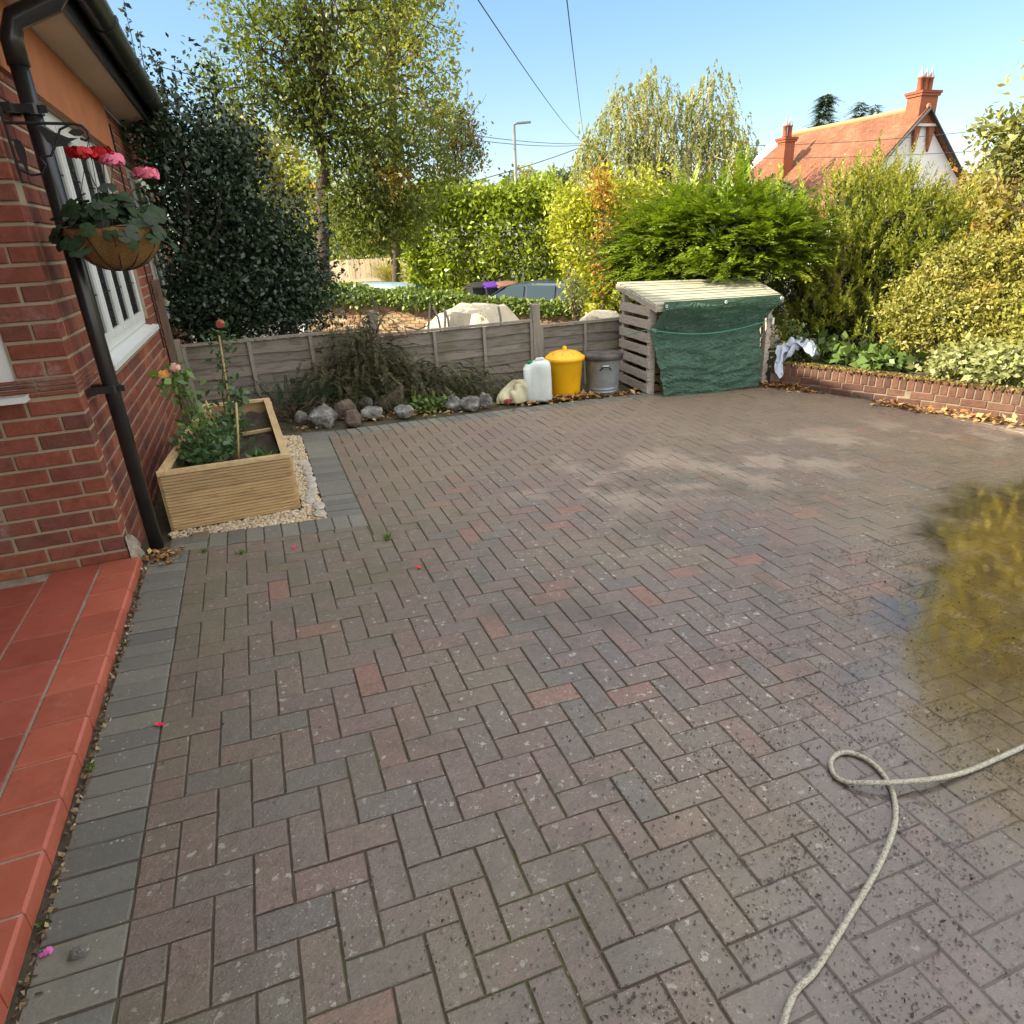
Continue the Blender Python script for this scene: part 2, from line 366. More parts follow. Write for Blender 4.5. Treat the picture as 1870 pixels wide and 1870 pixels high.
def joint_material():
    t = Mt('joint_sand'); col = t.ramp(t.noise(18, 5), [(.3, (.04, .034, .025)), (.6, (.075, .06, .042)), (.8, (.14, .115, .075))])
    col = t.mix(t.mr(t.noise(1.4, 4), .5, .66, 0, .8), col, (.06, .08, .018))
    sep = t.n('SeparateXYZ'); t.nt.links.new(t.pos(), sep.inputs[0]); X, Y = sep.outputs[0], sep.outputs[1]
    a = t.math('ADD', t.math('MULTIPLY', t.math('SUBTRACT', X, 4.76), .552), t.math('MULTIPLY', t.math('SUBTRACT', Y, 1.79), -.834))
    col = t.mix(t.mr(t.math('ADD', a, t.math('MULTIPLY', t.math('SUBTRACT', t.noise(2.2, 6), .5), 2.2)), -.7, .8, 0, .9), col, (.14, .112, .095))
    t.set(Base_Color=col, Roughness=.9); t.bump(t.noise(90, 4), .6, .006); return t.m
JOINT = joint_material()
def tilemat(name, c, scuff):
    t = Mt(name); col = t.ramp(t.rnd(), [(0, tuple(x*.86 for x in c)), (.5, c), (1, tuple(x*1.12 for x in c))])
    col = t.mix(t.mr(t.noise(4, 8, .7), .4, .7, 0, .5), col, t.mix(1., col, (.66, .58, .55), 'MULTIPLY')); col = t.mix(t.mr(t.noise(14, 8, .75), .56, .72, 0, scuff), col, (.42, .24, .19))
    col = t.mix(t.mr(t.noise(50, 5, .7), .6, .72, 0, .5), col, (.09, .045, .035))
    t.set(Base_Color=col, Roughness=t.mr(t.noise(5, 6, .7), .3, .7, .28, .6)); t.bump(t.noise(45, 6, .7), .35, .003); return t.m
REDTILE = tilemat('red_step_tile', (.40, .108, .066), .4); REDTILE2 = tilemat('red_floor_tile', (.34, .085, .06), .3)
SOIL = plain('dark_soil', (.035, .025, .018), (.07, .05, .035), 14, .95, 1.0, .02)
EARTH = plain('garden_earth', (.05, .052, .028), (.075, .065, .038), 3, .95, .8, .03)
BLACK = plain('black_plastic', (.012, .012, .013), (.02, .02, .02), 8, .28, .05, .002, .5)
IRON = plain('black_iron', (.012, .012, .014), (.02, .018, .018), 20, .5, .2, .002)
WHITE = plain('white_plastic', (.72, .75, .74), (.62, .66, .64), 3, .35, .05, .002, .5)
SOFFIT = plain('cream_soffit', (.62, .54, .42), (.5, .43, .33), 1.5, .7, .1)
RENDER = plain('terracotta_render', (.42, .155, .06), (.33, .12, .05), 5, .8, .25)
def glass(name, tint, rough=.03):
    t = Mt(name); t.set(Base_Color=tint, Roughness=rough); t.b.inputs['Specular IOR Level'].default_value = 1.0
    t.b.inputs['IOR'].default_value = 1.8; return t.m
PANE = glass('window_glass', (.03, .035, .035))
WOODG = woodmat('weathered_fence_wood', (.215, .195, .165), (.085, .072, .058), (3, 20, 22), green=(.12, .115, .07))
WOODV = woodmat('weathered_post_wood', (.27, .25, .21), (.13, .11, .09), (20, 20, 2.2))
PALLET = woodmat('grey_pallet_wood', (.42, .38, .34), (.22, .19, .16), (5, 5, 30))
ROOFW = woodmat('pale_roof_boards', (.42, .42, .33), (.2, .2, .14), (2, 25, 25), green=(.2, .23, .13))
PINE = woodmat('new_pine_decking', (.46, .33, .17), (.29, .19, .09), (3, 3, 22))
PINEX = woodmat('new_pine_rim', (.50, .38, .21), (.36, .25, .12), (12, 3, 22))
BARK = plain('tree_bark', (.09, .065, .045), (.05, .038, .028), 12, .9, .9, .02)
TWIG = plain('dry_twig', (.14, .10, .065), (.08, .055, .035), 14, .9, .4, .01)

# ------------------------------------------------------------------ ground
def terrain(x, y):
    z = gz(min(max(x, -12), 12), min(y, 7)) - 0.035
    wx = wall_x(y)
    if x > wx and y < 6.5: z += 0.30*min(1, (x-wx)/0.12)
    t = min(max((y-6.35)/3.2, 0), 1); t = t*t*(3-2*t)
    t2 = min(max((x-10)/6, 0), 1)
    k = max(t, t2*t2*(3-2*t2)); far = -1.15
    if x < 4 and y > 14: far = -1.15
    return z*(1-k)+far*k
WALLPTS = [(6.26, 5.45), (6.35, 5.16), (6.97, 4.0), (7.24, 3.42), (7.51, 2.87), (7.95, 1.9), (8.5, .6), (9.2, -1.2), (10, -3.5)]
def wall_x(y):
    p = WALLPTS
    if y >= p[0][1]: return p[0][0]+.2
    for (x0, y0), (x1, y1) in zip(p, p[1:]):
        if y <= y0 and y >= y1: return x0+(x1-x0)*(y0-y)/(y0-y1)+.13
    return p[-1][0]
def make_ground():
    xs = np.unique(np.concatenate([np.linspace(-400, -16, 12), np.linspace(-12, 14, 105), np.linspace(16, 60, 20), np.linspace(80, 900, 10)]))
    ys = np.unique(np.concatenate([np.linspace(-300, -12, 8), np.linspace(-8, 14, 89), np.linspace(15, 60, 22), np.linspace(80, 1500, 12)]))
    mb = MB(); vs = [(x, y, terrain(x, y)+(0.012*math.sin(x*9)*math.cos(y*7) if 5 < y < 7 else 0)) for y in ys for x in xs]; n = len(xs)
    mb.add(vs, [(j*n+i, j*n+i+1, (j+1)*n+i+1, (j+1)*n+i) for j in range(len(ys)-1) for i in range(n-1)])
    return kind(mb.build('ground', EARTH, smooth=True))
make_ground()
ASPH = plain('asphalt', (.05, .05, .052), (.065, .063, .06), 20, .9, .5, .01)
_r = MB(); _r.grid(lambda a, b: (-30+90*a, 16.2+4.6*b-(-30+90*a)*.18+1.2, min(max(-1.045+(8-(-30+90*a))*.038, -1.1), -.8)), 60, 2); kind(_r.build('road', ASPH))

# ------------------------------------------------------------------ driveway
def clip(poly, n, d):
    'keep n.p <= d'
    out = []
    for i in range(len(poly)):
        a, b = poly[i], poly[(i+1) % len(poly)]; da, db = n[0]*a[0]+n[1]*a[1]-d, n[0]*b[0]+n[1]*b[1]-d
        if da <= 0: out.append(a)
        if (da < 0 < db) or (db < 0 < da):
            t = da/(da-db); out.append((a[0]+(b[0]-a[0])*t, a[1]+(b[1]-a[1])*t))
    return out
def area(p): return .5*sum(p[i][0]*p[(i+1) % len(p)][1]-p[(i+1) % len(p)][0]*p[i][1] for i in range(len(p)))
FS = 0.133
def worn(poly, g, fine=True):
    'slightly uneven, knocked edges'
    out = []
    for i in range(len(poly)):
        a, b = np.array(poly[i]), np.array(poly[(i+1) % len(poly)]); L = np.linalg.norm(b-a)
        if L < 1e-5: continue
        e = (b-a)/L; n = np.array([-e[1], e[0]])
        chip = g.uniform(.001, .0028) if g.uniform() < .25 else 0.0006
        out.append(tuple(a+(e+0)*chip+n*chip*.8+g.normal(size=2)*.0004))
        if fine:
            k = max(1, int(L/.035))
            for j in range(1, k): out.append(tuple(a+e*L*j/k+n*abs(g.normal())*.0011))
    return out if len(out) > 2 else poly
def far_line(x): return 4.815+FS*(x-.785)
def far_inner(x): return far_line(x)-0.205
def paving():
    g = np.random.default_rng(3); mb = MB(); top = lambda dz: (lambda x, y: gz(x, y)+dz); low = lambda x, y: gz(x, y)-.05
    nn = math.hypot(FS, 1); fn = (-FS/nn, 1/nn); fd = (far_inner(0))/nn
    for i in range(0, 96):
        for j in range(-34, 56):
            m4 = (i-j) % 4
            if m4 == 3: r = (i, j, i+2, j+1)
            elif m4 == 2: r = (i, j, i+1, j+2)
            elif i == 0 and m4 == 0: r = (0, j, 1, j+1)   # half blocks beside the edging
            else: continue
            x0, y0, x1, y1 = [c*.1 for c in r]
            if i == 0 and m4 == 2:
                mb.prism([(0, y1-.1), (.1, y1-.1), (.1, y1), (0, y1)], low, top(g.normal()*.0013), .0045, .0025); y1 -= .1
            poly = [(x0, y0), (x1, y0), (x1, y1), (x0, y1)]; cx, cy = (x0+x1)/2, (y0+y1)/2
            if y1 > 2.553:
                if x1 > 1.02: poly = clip(poly, (-1, 0), -1.012)
                else: poly = clip(poly, (0, 1), 2.552)
            poly = clip(poly, fn, fd)
            if len(poly) < 3: continue
            wx = wall_x(cy)-.16
            if cx > wx+.25: continue
            if area(poly) < .0022: continue
            dz = float(np.clip(g.normal()*.0012, -.0028, .0024)); poly = worn(poly, g, cy < 3.2)
            mb.prism(poly, low, top(dz), .0035, .0018)
    kind(mb.build('driveway', PAVER))
    # charcoal edging
    mb = MB()
    def q(x0, y0, x1, y1): mb.prism(worn([(x0, y0), (x1, y0), (x1, y1), (x0, y1)], g), low, top(g.normal()*.0014), .0045, .0022)
    for k in range(-34, 25): q(-.205, .1*k, 0, .1*k+.1)
    q(-.2, 2.5, 0, 2.552)
    q(-.11, 2.556, .095, 2.655); q(-.11, 2.656, .095, 2.76)
    for k in range(9): q(.097+.1015*k, 2.556, .097+.1015*(k+1), 2.76)
    k = 0; y = 2.762
    while y < 4.78: q(.785, y, 1.01, y+.1); y += .1
    s = 0; e = np.array([1, FS])/nn; f = np.array([-FS, 1])/nn; o = np.array([.785, far_line(.785)])-f*.2
    while s < 5.6:
        a = o+e*s; b = o+e*(s+.1); c = b+f*.2; d = a+f*.2
        mb.prism(worn([tuple(a), tuple(b), tuple(c), tuple(d)], g, False), low, top(g.normal()*.0014), .0045, .0022); s += .1005
    kind(mb.build('driveway_edging', EDGING))
    mb = MB(); mb.grid(lambda a, b: (-.3+11*a, -3.6+8.9*b, gz(-.3+11*a, -3.6+8.9*b)-.009), 4, 4)
    bed = mb
    vs = [(-.23, -3.5), (10.2, -3.5), (8.5, .6), (7.53, 2.87), (6.38, 5.16), (6.3, 5.5), (.79, far_line(.785)-.01), (.79, 2.755), (-.1, 2.755), (-.23, 2.5)]
    mb = MB(); mb.add([(x, y, gz(x, y)-.0055) for x, y in vs], [tuple(range(len(vs)))])
    me = mb.build('driveway_joints', JOINT); kind(me)
paving()

def puddle():
    t = Mt('standing_water'); sep = t.n('SeparateXYZ'); t.nt.links.new(t.pos(), sep.inputs[0]); X, Y = sep.outputs[0], sep.outputs[1]
    a = t.math('ADD', t.math('MULTIPLY', t.math('SUBTRACT', X, 4.76), .552), t.math('MULTIPLY', t.math('SUBTRACT', Y, 1.79), -.834))
    a = t.math('ADD', a, t.math('MULTIPLY', t.math('SUBTRACT', t.noise(2.6, 6, .65), .5), .9))
    yl = t.math('ADD', t.math('SUBTRACT', 1.85, Y), t.math('MULTIPLY', t.math('SUBTRACT', t.noise(3, 5), .5), .5))
    m = t.math('MULTIPLY', t.mr(a, -.08, .3), t.mr(yl, -.05, .3)); m = t.math('MULTIPLY', m, t.mr(t.math('ADD', t.math('MULTIPLY', X, .75), Y), 1.6, 2.75, .42, 1))
    m = t.math('MULTIPLY', m, t.mr(t.noise(9, 6, .7), .28, .5, .45, 1))
    fr = t.n('Fresnel'); fr.inputs['IOR'].default_value = 2.05; bp = t.n('Bump'); bp.inputs['Strength'].default_value = .06; bp.inputs['Distance'].default_value = .004; t.nt.links.new(t.noise(22, 4, .6, t.mapv((1, 2.2, 1))), bp.inputs['Height'])
    gl = t.n('BsdfGlossy'); gl.inputs['Roughness'].default_value = .018; t.nt.links.new(bp.outputs[0], gl.inputs['Normal']); tr = t.n('BsdfTransparent'); mx = t.n('MixShader')
    t.put(mx.inputs[0], t.math('MULTIPLY', m, fr.outputs[0])); t.nt.links.new(tr.outputs[0], mx.inputs[1]); t.nt.links.new(gl.outputs[0], mx.inputs[2]); t.nt.links.new(mx.outputs[0], t.out.inputs['Surface'])
    vs = [(.4, -.5), (.4, -1.2), (9.1, -1.2), (8.4, .65), (7.95, 1.7), (7.8, 2.05), (4.6, 2.05), (2.2, .95)]
    mb = MB(); mb.add([(x, y, gz(x, y)+.0034) for x, y in vs], [tuple(range(len(vs)))]); kind(mb.build('puddle', t.m))
puddle()
# ------------------------------------------------------------------ house on the left
XW, YF = -.272, 2.463           # long wall face, front wall face
CH = .0835                      # brick course height
house = thing('brick_house', 'red brick house with white windows and a black downpipe at the left of the drive', 'house', (XW, YF, 0))
def courses(mb, g, run0, run1, z0, z1, place, holes=(), off=0, bl=.246):
    'rows of beveled bricks along a run; place(s, z) -> origin'
    k = 0; z = z0
    while z < z1-.02:
        h = min(CH, z1-z); s = run0-(bl/2 if (k+off) % 2 else 0)
        while s < run1:
            parts = [(max(s, run0), min(s+bl, run1))]
            for (h0, h1, hz0, hz1) in holes:
                if z+h*.5 > hz0 and z+h*.5 < hz1:
                    nw = []
                    for p in parts:
                        if p[1] <= h0 or p[0] >= h1: nw.append(p)
                        else:
                            if p[0] < h0: nw.append((p[0], h0))
                            if p[1] > h1: nw.append((h1, p[1]))
                    parts = nw
            for a, b in parts:
                if b-a > .035: place(mb, (a+b)/2+g.normal()*.001, z+h/2, b-a-.014, h-.0155, g.normal()*.0012)
            s += bl
        z += h; k += 1
def long_place(mb, s, z, L, H, e): mb.bevbox((XW+e, s, z), np.array([0, 1., 0]), np.array([0, 0, 1.]), np.array([1., 0, 0]), L, H, .1, .005)
def front_place(mb, s, z, L, H, e): mb.bevbox((s, YF-e, z), np.array([1., 0, 0]), np.array([0, 0, 1.]), np.array([0, -1., 0]), L, H, .103, .005)
g = np.random.default_rng(5)
W1 = (3.30, 5.43, .985, 2.36); W2 = (6.35, 8.45, .985, 2.36); TB = .975
mb = MB(); holes = [W1, W2]
courses(mb, g, YF+.108, 9.2, -.26, TB, long_place, holes)
courses(mb, g, YF+.108, 9.2, TB+.09, 2.735, long_place, holes, 1)
for k in range(4):                                    # creasing tile band
    zz = TB+.0225*k+.011; s = YF+.108
    while s < 9.2:
        if not (W1[0] < s+.13 < W1[1] or W2[0] < s+.13 < W2[1]): long_place(mb, s+.13, zz, .25, .015, .004)
        s += .258
mb.build('long_wall_brickwork', BRICK, house)
mb = MB()
courses(mb, g, -1.99, XW, .045, TB, front_place, [(-1.6, -.52, .985, 2.3)], 0)
courses(mb, g, -1.99, XW, TB+.09, 2.735, front_place, [(-1.6, -.52, .985, 2.3)], 1)
for k in range(4):
    s = -1.99
    while s+.26 < XW+.1:
        e = min(s+.258, XW); front_place(mb, (s+e)/2, TB+.0225*k+.011, e-s-.006, .015, .004); s += .258
mb.build('front_wall_brickwork', BRICK, house)
mb = MB()
mb.box(((-.28-.5)/2-.0, (YF+.109+9.2)/2, .9), (.22, 9.2-YF-.109, 2.3))
mb = MB()                                            # mortar backing with openings
def slab(ax, a0, a1, z0, z1):
    if ax == 'y': mb.box((-.332, (a0+a1)/2, (z0+z1)/2), (.104, a1-a0, z1-z0))
    else: mb.box(((a0+a1)/2, YF+.062, (z0+z1)/2), (a1-a0, .104, z1-z0))
ys = [YF+.115, W1[0], W1[1], W2[0], W2[1], 9.2]
for a, b in ((0, 1), (2, 3), (4, 5)): slab('y', ys[a], ys[b], -.3, 2.733)
for a, b in ((1, 2), (3, 4)): slab('y', ys[a], ys[b], -.3, .98); slab('y', ys[a], ys[b], 2.365, 2.733)
slab('x', -1.99, -1.6, -.1, 2.733); slab('x', -.52, XW-.009, -.1, 2.733); slab('x', -1.6, -.52, -.1, .98); slab('x', -1.6, -.52, 2.3, 2.733)
mb.build('mortar', MORTAR, house)
mb = MB(); mb.box((-1.9, -1.2, 1.33), (.12, 7.2, 2.75)); mb.box((-4, 9.14, 1.3), (7.2, .1, 2.8)); mb.box((-.9, 6, 1.2), (.06, 5.5, 2.9)); mb.box((-7.6, 2, 1.3), (.1, 14, 2.8)); mb.box((-4.2, -5.4, 1.3), (6.6, .1, 2.8))
mb.build('inner_wall', plain('dim_plaster', (.3, .27, .24), rough=.9), house)
# render panel over the window, soffit, fascia
mb = MB(); mb.box((XW+.008, 4.18, 2.541), (.03, 3.05, .345)); mb.build('render_panel', RENDER, house)
mb = MB(); mb.box((-.155, 1.9, 2.735), (.235, 14.6, .022)); mb.build('soffit', SOFFIT, house)
mb = MB(); mb.box((-1.1, -1.5, 2.737), (1.64, 7.7, .022)); mb.build('porch_ceiling', SOFFIT, house)
mb = MB(); mb.box((-.024, 1.9, 2.80), (.022, 14.6, .175)); mb.build('fascia', BLACK, house)
# roof
ROOFT = plain('red_roof_tile', (.26, .10, .05), (.17, .07, .045), 4, .85, .6, .02)
RX, RZ, EX, EZ = -4.15, 6.12, .03, 2.91
mb = MB()
for sgn, ex in ((1, EX), (-1, 2*RX-EX)):
    vs = [(ex, -5.6, EZ), (ex, 9.3, EZ), (RX, 9.3, RZ), (RX, -5.6, RZ)]
    mb.add(vs+[(x, y, z-.07) for x, y, z in vs], [(0, 1, 2, 3), (7, 6, 5, 4), (0, 4, 5, 1), (1, 5, 6, 2), (2, 6, 7, 3), (3, 7, 4, 0)])
mb.build('roof', ROOFT, house)
mb = MB(); mb.add([(-.3, 9.16, 2.7), (-8, 9.16, 2.7), (RX, 9.16, 6.02), (-.3, 9.05, 2.7), (-8, 9.05, 2.7), (RX, 9.05, 6.02)], [(0, 1, 2), (5, 4, 3), (0, 3, 4, 1), (1, 4, 5, 2), (2, 5, 3, 0)])
mb.build('gable', BRICK, house)
# upper storey stack of brickwork seen over the gutter
mb = MB(); g = np.random.default_rng(8)
def stk_place(mb, s, z, L, H, e): mb.bevbox((-.86+e, s, z), np.array([0, 1., 0]), np.array([0, 0, 1.]), np.array([1., 0, 0]), L, H, .08, .004)
def stk_front(mb, s, z, L, H, e): mb.bevbox((s, 7.9-e, z), np.array([1., 0, 0]), np.array([0, 0, 1.]), np.array([0, -1., 0]), L, H, .08, .004)
courses(mb, g, 7.99, 9.0, 3.2, 5.6, stk_place); courses(mb, g, -1.7, -.86, 3.2, 5.6, stk_front, off=1)
ch = mb.build('chimney', BRICK, house)
mb = MB(); mb.box((-1.29, 8.46, 4.4), (.82, 1.06, 2.38)); mb.build('chimney_mortar', MORTAR, ch)
# gutter: half round with unions, and the downpipe
def gutter():
    mb = MB(); n = 12; ys = [-5.5, 9.25]; prof = []
    for k in range(n+1):
        a = math.pi+math.pi*k/n; prof.append((.065+.075*math.cos(a), 2.875+.085*math.sin(a)))
    for k in range(n, -1, -1):
        a = math.pi+math.pi*k/n; prof.append((.065+.070*math.cos(a), 2.875+.080*math.sin(a)))
    vs = [(x, y, z) for y in ys for x, z in prof]; m = len(prof)
    mb.add(vs, [(i, (i+1) % m, m+(i+1) % m, m+i) for i in range(m)])
    return mb.build('gutter', BLACK, house, True)
gut = gutter()
for y in (3.28, 3.95, 4.95, 6.0, 7.5):
    n = 10; mb = MB()
    for y0, wd, rr in ((y, .09, .008),):
        pr = [(.065+(.075+rr)*math.cos(math.pi+math.pi*k/n), 2.875+(.085+rr)*math.sin(math.pi+math.pi*k/n)) for k in range(n+1)] + [(.065+.0755*math.cos(math.pi+math.pi*k/n), 2.875+.0855*math.sin(math.pi+math.pi*k/n)) for k in range(n, -1, -1)]
        m = len(pr); mb.add([(x, yy, z) for yy in (y0-wd/2, y0+wd/2) for x, z in pr], [(i, (i+1) % m, m+(i+1) % m, m+i) for i in range(m)]+[tuple(range(m-1, -1, -1)), tuple(range(m, 2*m))])
    mb.build('gutter_bracket', BLACK, gut)
PB = np.array([-.172, 2.646])
mb = MB(); mb.tube([(PB[0], PB[1], gz(*PB)-.02), (PB[0], PB[1], 1.2), (PB[0], PB[1], 2.43)], .037, 20)
pipe = mb.build('downpipe', BLACK, house, True)
mb = MB(); mb.tube([(PB[0], PB[1], 2.36), (PB[0], PB[1], 2.46), (PB[0]+.03, PB[1], 2.53), (.02, PB[1], 2.60), (.065, PB[1], 2.65), (.065, PB[1], 2.83)], .044, 20); mb.build('swan_neck', BLACK, pipe, True)
for z in (.955, 2.195):
    mb = MB(); mb.lathe((PB[0], PB[1], z-.02), [(.0375, 0), (.046, 0), (.046, .04), (.0375, .04)], 20, cap=False); mb.box((-.25, PB[1]-.06, z), (.035, .05, .034)); mb.box((-.2, PB[1]-.042, z), (.09, .016, .034)); mb.box((-.25, PB[1]+.06, z), (.035, .05, .034)); mb.box((-.2, PB[1]+.042, z), (.09, .016, .034)); mb.box((-.122, PB[1]-.03, z), (.03, .014, .03))
    mb.build('pipe_clip', BLACK, pipe)
mb = MB(); mb.prism([(-.262, 6.06), (-.20, 6.06), (-.20, 6.145), (-.262, 6.145)], -.1, 1.35, .004); mb.build('wall_post', woodmat('old_dark_post', (.17, .12, .09), (.08, .055, .04), (20, 20, 2.2)), house)
mb = MB(); mb.bar((XW+.008, 5.86, .75), (XW+.008, 5.9, 2.6), .012, .012); mb.build('cable', BLACK, house)
# windows
def window(y0, y1, mull, leads=True, hide=0):
    z0, z1, xf = 1.03, 2.36, XW-.035
    mb = MB()
    def fr(a0, a1, b0, b1, dx=.06, x=xf): mb.box((x-dx/2, (a0+a1)/2, (b0+b1)/2), (dx, a1-a0, b1-b0))
    fr(y0, y0+.055, z0, z1); fr(y1-.055, y1, z0, z1); fr(y0+.055, y1-.055, z1-.06, z1); fr(y0+.055, y1-.055, z0, z0+.06)
    ed = [y0+.055]+list(mull)+[y1-.055]
    for m_ in mull: fr(m_-.03, m_+.03, z0+.06, z1-.06, .058)
    f = mb.build('window', WHITE, house)
    for a, b in zip(ed, ed[1:]):
        a2 = a+(.03 if a != ed[0] else 0); b2 = b-(.03 if b != ed[-1] else 0)
        mb = MB()
        mb.box((xf-.006, (a2+b2)/2, z1-.083), (.03, b2-a2-.01, .042)); mb.box((xf-.006, (a2+b2)/2, z0+.083), (.03, b2-a2-.01, .042))
        mb.box((xf-.006, a2+.022, (z0+z1)/2), (.03, .034, z1-z0-.21)); mb.box((xf-.006, b2-.022, (z0+z1)/2), (.03, .034, z1-z0-.21))
        mb.build('sash', WHITE, f)
        mb = MB(); mb.box((xf-.010, (a2+b2)/2, (z0+z1)/2), (.012, b2-a2-.04, z1-z0-.16)); mb.build('pane', PANE, f)
        if leads:
            mb = MB()
            for t in (1/3, 2/3): mb.box((xf-.0025, a2+(b2-a2)*t, (z0+z1)/2), (.003, .007, z1-z0-.22))
            for t in (.25, .5, .75): mb.box((xf-.0015, (a2+b2)/2, z0+(z1-z0)*t), (.003, b2-a2-.1, .007))
            mb.build('lead_strip', IRON, f)
    mb = MB(); mb.add([(xf-.03, y0-.12, 1.028), (xf-.03, y1+.1, 1.028), (-.225, y0-.12, .995), (-.225, y1+.1, .995), (-.225, y0-.12, .962), (-.225, y1+.1, .962), (xf-.03, y0-.12, .99), (xf-.03, y1+.1, .99)],
                      [(0, 2, 3, 1), (2, 4, 5, 3), (4, 6, 7, 5), (0, 6, 4, 2), (1, 3, 5, 7), (0, 1, 7, 6)])
    mb.build('sill', WHITE, f)
    return f
window(W1[0], W1[1], [3.78, 4.26, 4.76]); window(W2[0], W2[1], [6.85, 7.4, 7.9])
mb = MB(); mb.box((-1.06, YF+.05, 1.65), (1.08, .06, 1.32)); f = mb.build('window', WHITE, house)
mb = MB(); mb.box((-1.06, YF+.016, 1.66), (.92, .012, 1.15)); mb.build('pane', PANE, f)
mb = MB(); mb.box((-1.0, YF-.02, .985), (1.03, .12, .028)); mb.build('sill', WHITE, f)
# whitened plinth at the corner
mb = MB(); mb.grid(lambda a, q: (XW+.002+(.05-.035*q+.012*math.sin(a*9+q*7))*min(1, 5*a, 5*(1-a)+.2), YF-.004+.19*a, -.03+(.23-.09*a+.02*math.sin(a*14))*q), 24, 12); mb.build('plinth', plain('flaking_whitewash', (.5, .48, .42), (.2, .17, .12), 22, .9, .8, .02), house, True)

# ---- porch step
step = thing('porch_step', 'low red tiled porch step beside the charcoal edging', 'step', (-1, 1, 0))
def tz(x): return .072
mb = MB(); mb.box((-1.05, -.5, -.012), (1.64, 5.9, .184)); mb.build('step_base', plain('step_mortar', (.40, .36, .29), (.22, .19, .14), 16, .9, .6, .006), step)
mb = MB(); g = np.random.default_rng(9); y = 2.452
while y > -3.2:
    L = .2; z = .088+g.normal()*.0008
    mb.prism([(-.405, y-L+.003), (-.224, y-L+.003), (-.224, y-.003), (-.405, y-.003)], .02+.0, z, .008, 0); y -= L
mb.build('edge_tile', REDTILE, step)
mb = MB()
for i in range(5):
    y = 2.452-(.1 if i % 2 else 0)
    while y > -3:
        x1 = -.412-.235*i
        mb.prism([(x1-.232, y-.232), (x1, y-.232), (x1, y), (x1-.232, y)], .03, .084+g.normal()*.0004, .002, 0.0022); y -= .235
mb.build('floor_tile', REDTILE2, step)

# ------------------------------------------------------------------ hanging basket, bracket, plant
BX, BY = .045, 2.50
br = thing('wall_bracket', 'black iron wall bracket with two cut-out birds holding the hanging basket', 'bracket', (XW, BY, 2.0))
mb = MB(); mb.box((XW+.014, BY, 2.04), (.008, .022, .29)); mb.build('back_plate', IRON, br)
mb = MB(); mb.tube([(XW+.018, BY, 2.125), (-.06, BY, 2.123), (.0, BY, 2.122), (.028, BY, 2.115), (.045, BY, 2.095), (.045, BY, 2.07), (.03, BY, 2.058), (.01, BY, 2.066)], .006, 8)
mb.tube([(XW+.018, BY, 1.95), (-.215, BY, 1.925), (-.175, BY, 1.93), (-.15, BY, 1.965), (-.165, BY, 1.995), (-.12, BY, 2.0), (-.09, BY, 2.045), (-.06, BY, 2.1), (-.02, BY, 2.118)], .005, 8)
mb.build('arm', IRON, br)
def cutout(pts, o, s=1.0):
    mb = MB(); n = len(pts); vs = [(o[0]+x*s, o[1]-.003, o[2]+z*s) for x, z in pts]+[(o[0]+x*s, o[1]+.003, o[2]+z*s) for x, z in pts]
    mb.add(vs, [tuple(range(n)), tuple(range(2*n-1, n-1, -1))]+[(i, n+i, n+(i+1) % n, (i+1) % n) for i in range(n)]); return mb
bird = [(-.06, .035), (-.052, .045), (-.04, .05), (-.028, .042), (-.01, .03), (.02, .018), (.05, .004), (.085, .002), (.05, -.012), (.038, -.022), (.03, -.045), (.018, -.028), (-.012, -.032), (-.035, -.012), (-.046, .015), (-.05, .028)]
cutout(bird, (-.085, BY, 2.065)).build('bird', IRON, br)
cutout([(-.02, .06), (-.008, .07), (.006, .06), (.013, .03), (.012, 0), (.004, -.03), (.003, -.07), (-.006, -.045), (-.012, -.02), (-.019, .005), (-.021, .035)], (-.222, BY-.012, 1.995)).build('bird', IRON, br)
cutout([(-.02, 0), (.0, .014), (.03, .014), (.045, .002), (.025, -.012), (.0, -.012)], (-.012, BY, 2.088)).build('leaf', IRON, br)
hb = thing('hanging_basket', 'round coir lined wire hanging basket by the downpipe', 'hanging basket', (BX, BY, 1.52))
COIR = Mt('coir_liner'); c = COIR.ramp(COIR.noise(70, 8, .75, None, 2.5), [(.3, (.10, .052, .014)), (.5, (.27, .15, .045)), (.72, (.46, .30, .11))]); COIR.set(Base_Color=c, Roughness=.95); COIR.bump(COIR.noise(120, 8, .8, None, 2), 1, .01); COIR = COIR.m
prof = [(.02, .0), (.07, .008), (.12, .035), (.165, .08), (.192, .13), (.203, .165), (.205, .182), (.196, .186), (.185, .16), (.12, .15), (.01, .15)]
mb = MB()
vs = []; n = 64
for r, z in prof:
    for k in range(n):
        a = 2*math.pi*k/n; q = r*(1+.018*math.sin(12*a)*(z > .01))+.0025*math.sin(23*a+z*60); vs.append((BX+q*math.cos(a), BY+q*math.sin(a), 1.52+z+.003*math.sin(9*a)))
m = len(prof); mb.add(vs, [(i*n+k, i*n+(k+1) % n, (i+1)*n+(k+1) % n, (i+1)*n+k) for i in range(m-1) for k in range(n)]+[tuple(range(n-1, -1, -1))])
mb.build('liner', COIR, hb, True)
mb = MB(); n = 12
mb.tube([(BX+.205*math.cos(a), BY+.205*math.sin(a), 1.703) for a in np.linspace(0, 2*math.pi, 40)], .003, 6)
for k in range(n):
    a0 = 2*math.pi*k/n; pts = []
    for t in np.linspace(0, 1, 9):
        i = t*5; j = min(int(i), 4); fr = i-j; r = prof[j][0]*(1-fr)+prof[j+1][0]*fr; z = prof[j][1]*(1-fr)+prof[j+1][1]*fr
        a = a0+.12*math.sin(t*2.6); pts.append((BX+(r*.995+.001)*math.cos(a), BY+(r*.995+.001)*math.sin(a), 1.52+z-.002))
    mb.tube(pts, .0032, 6)
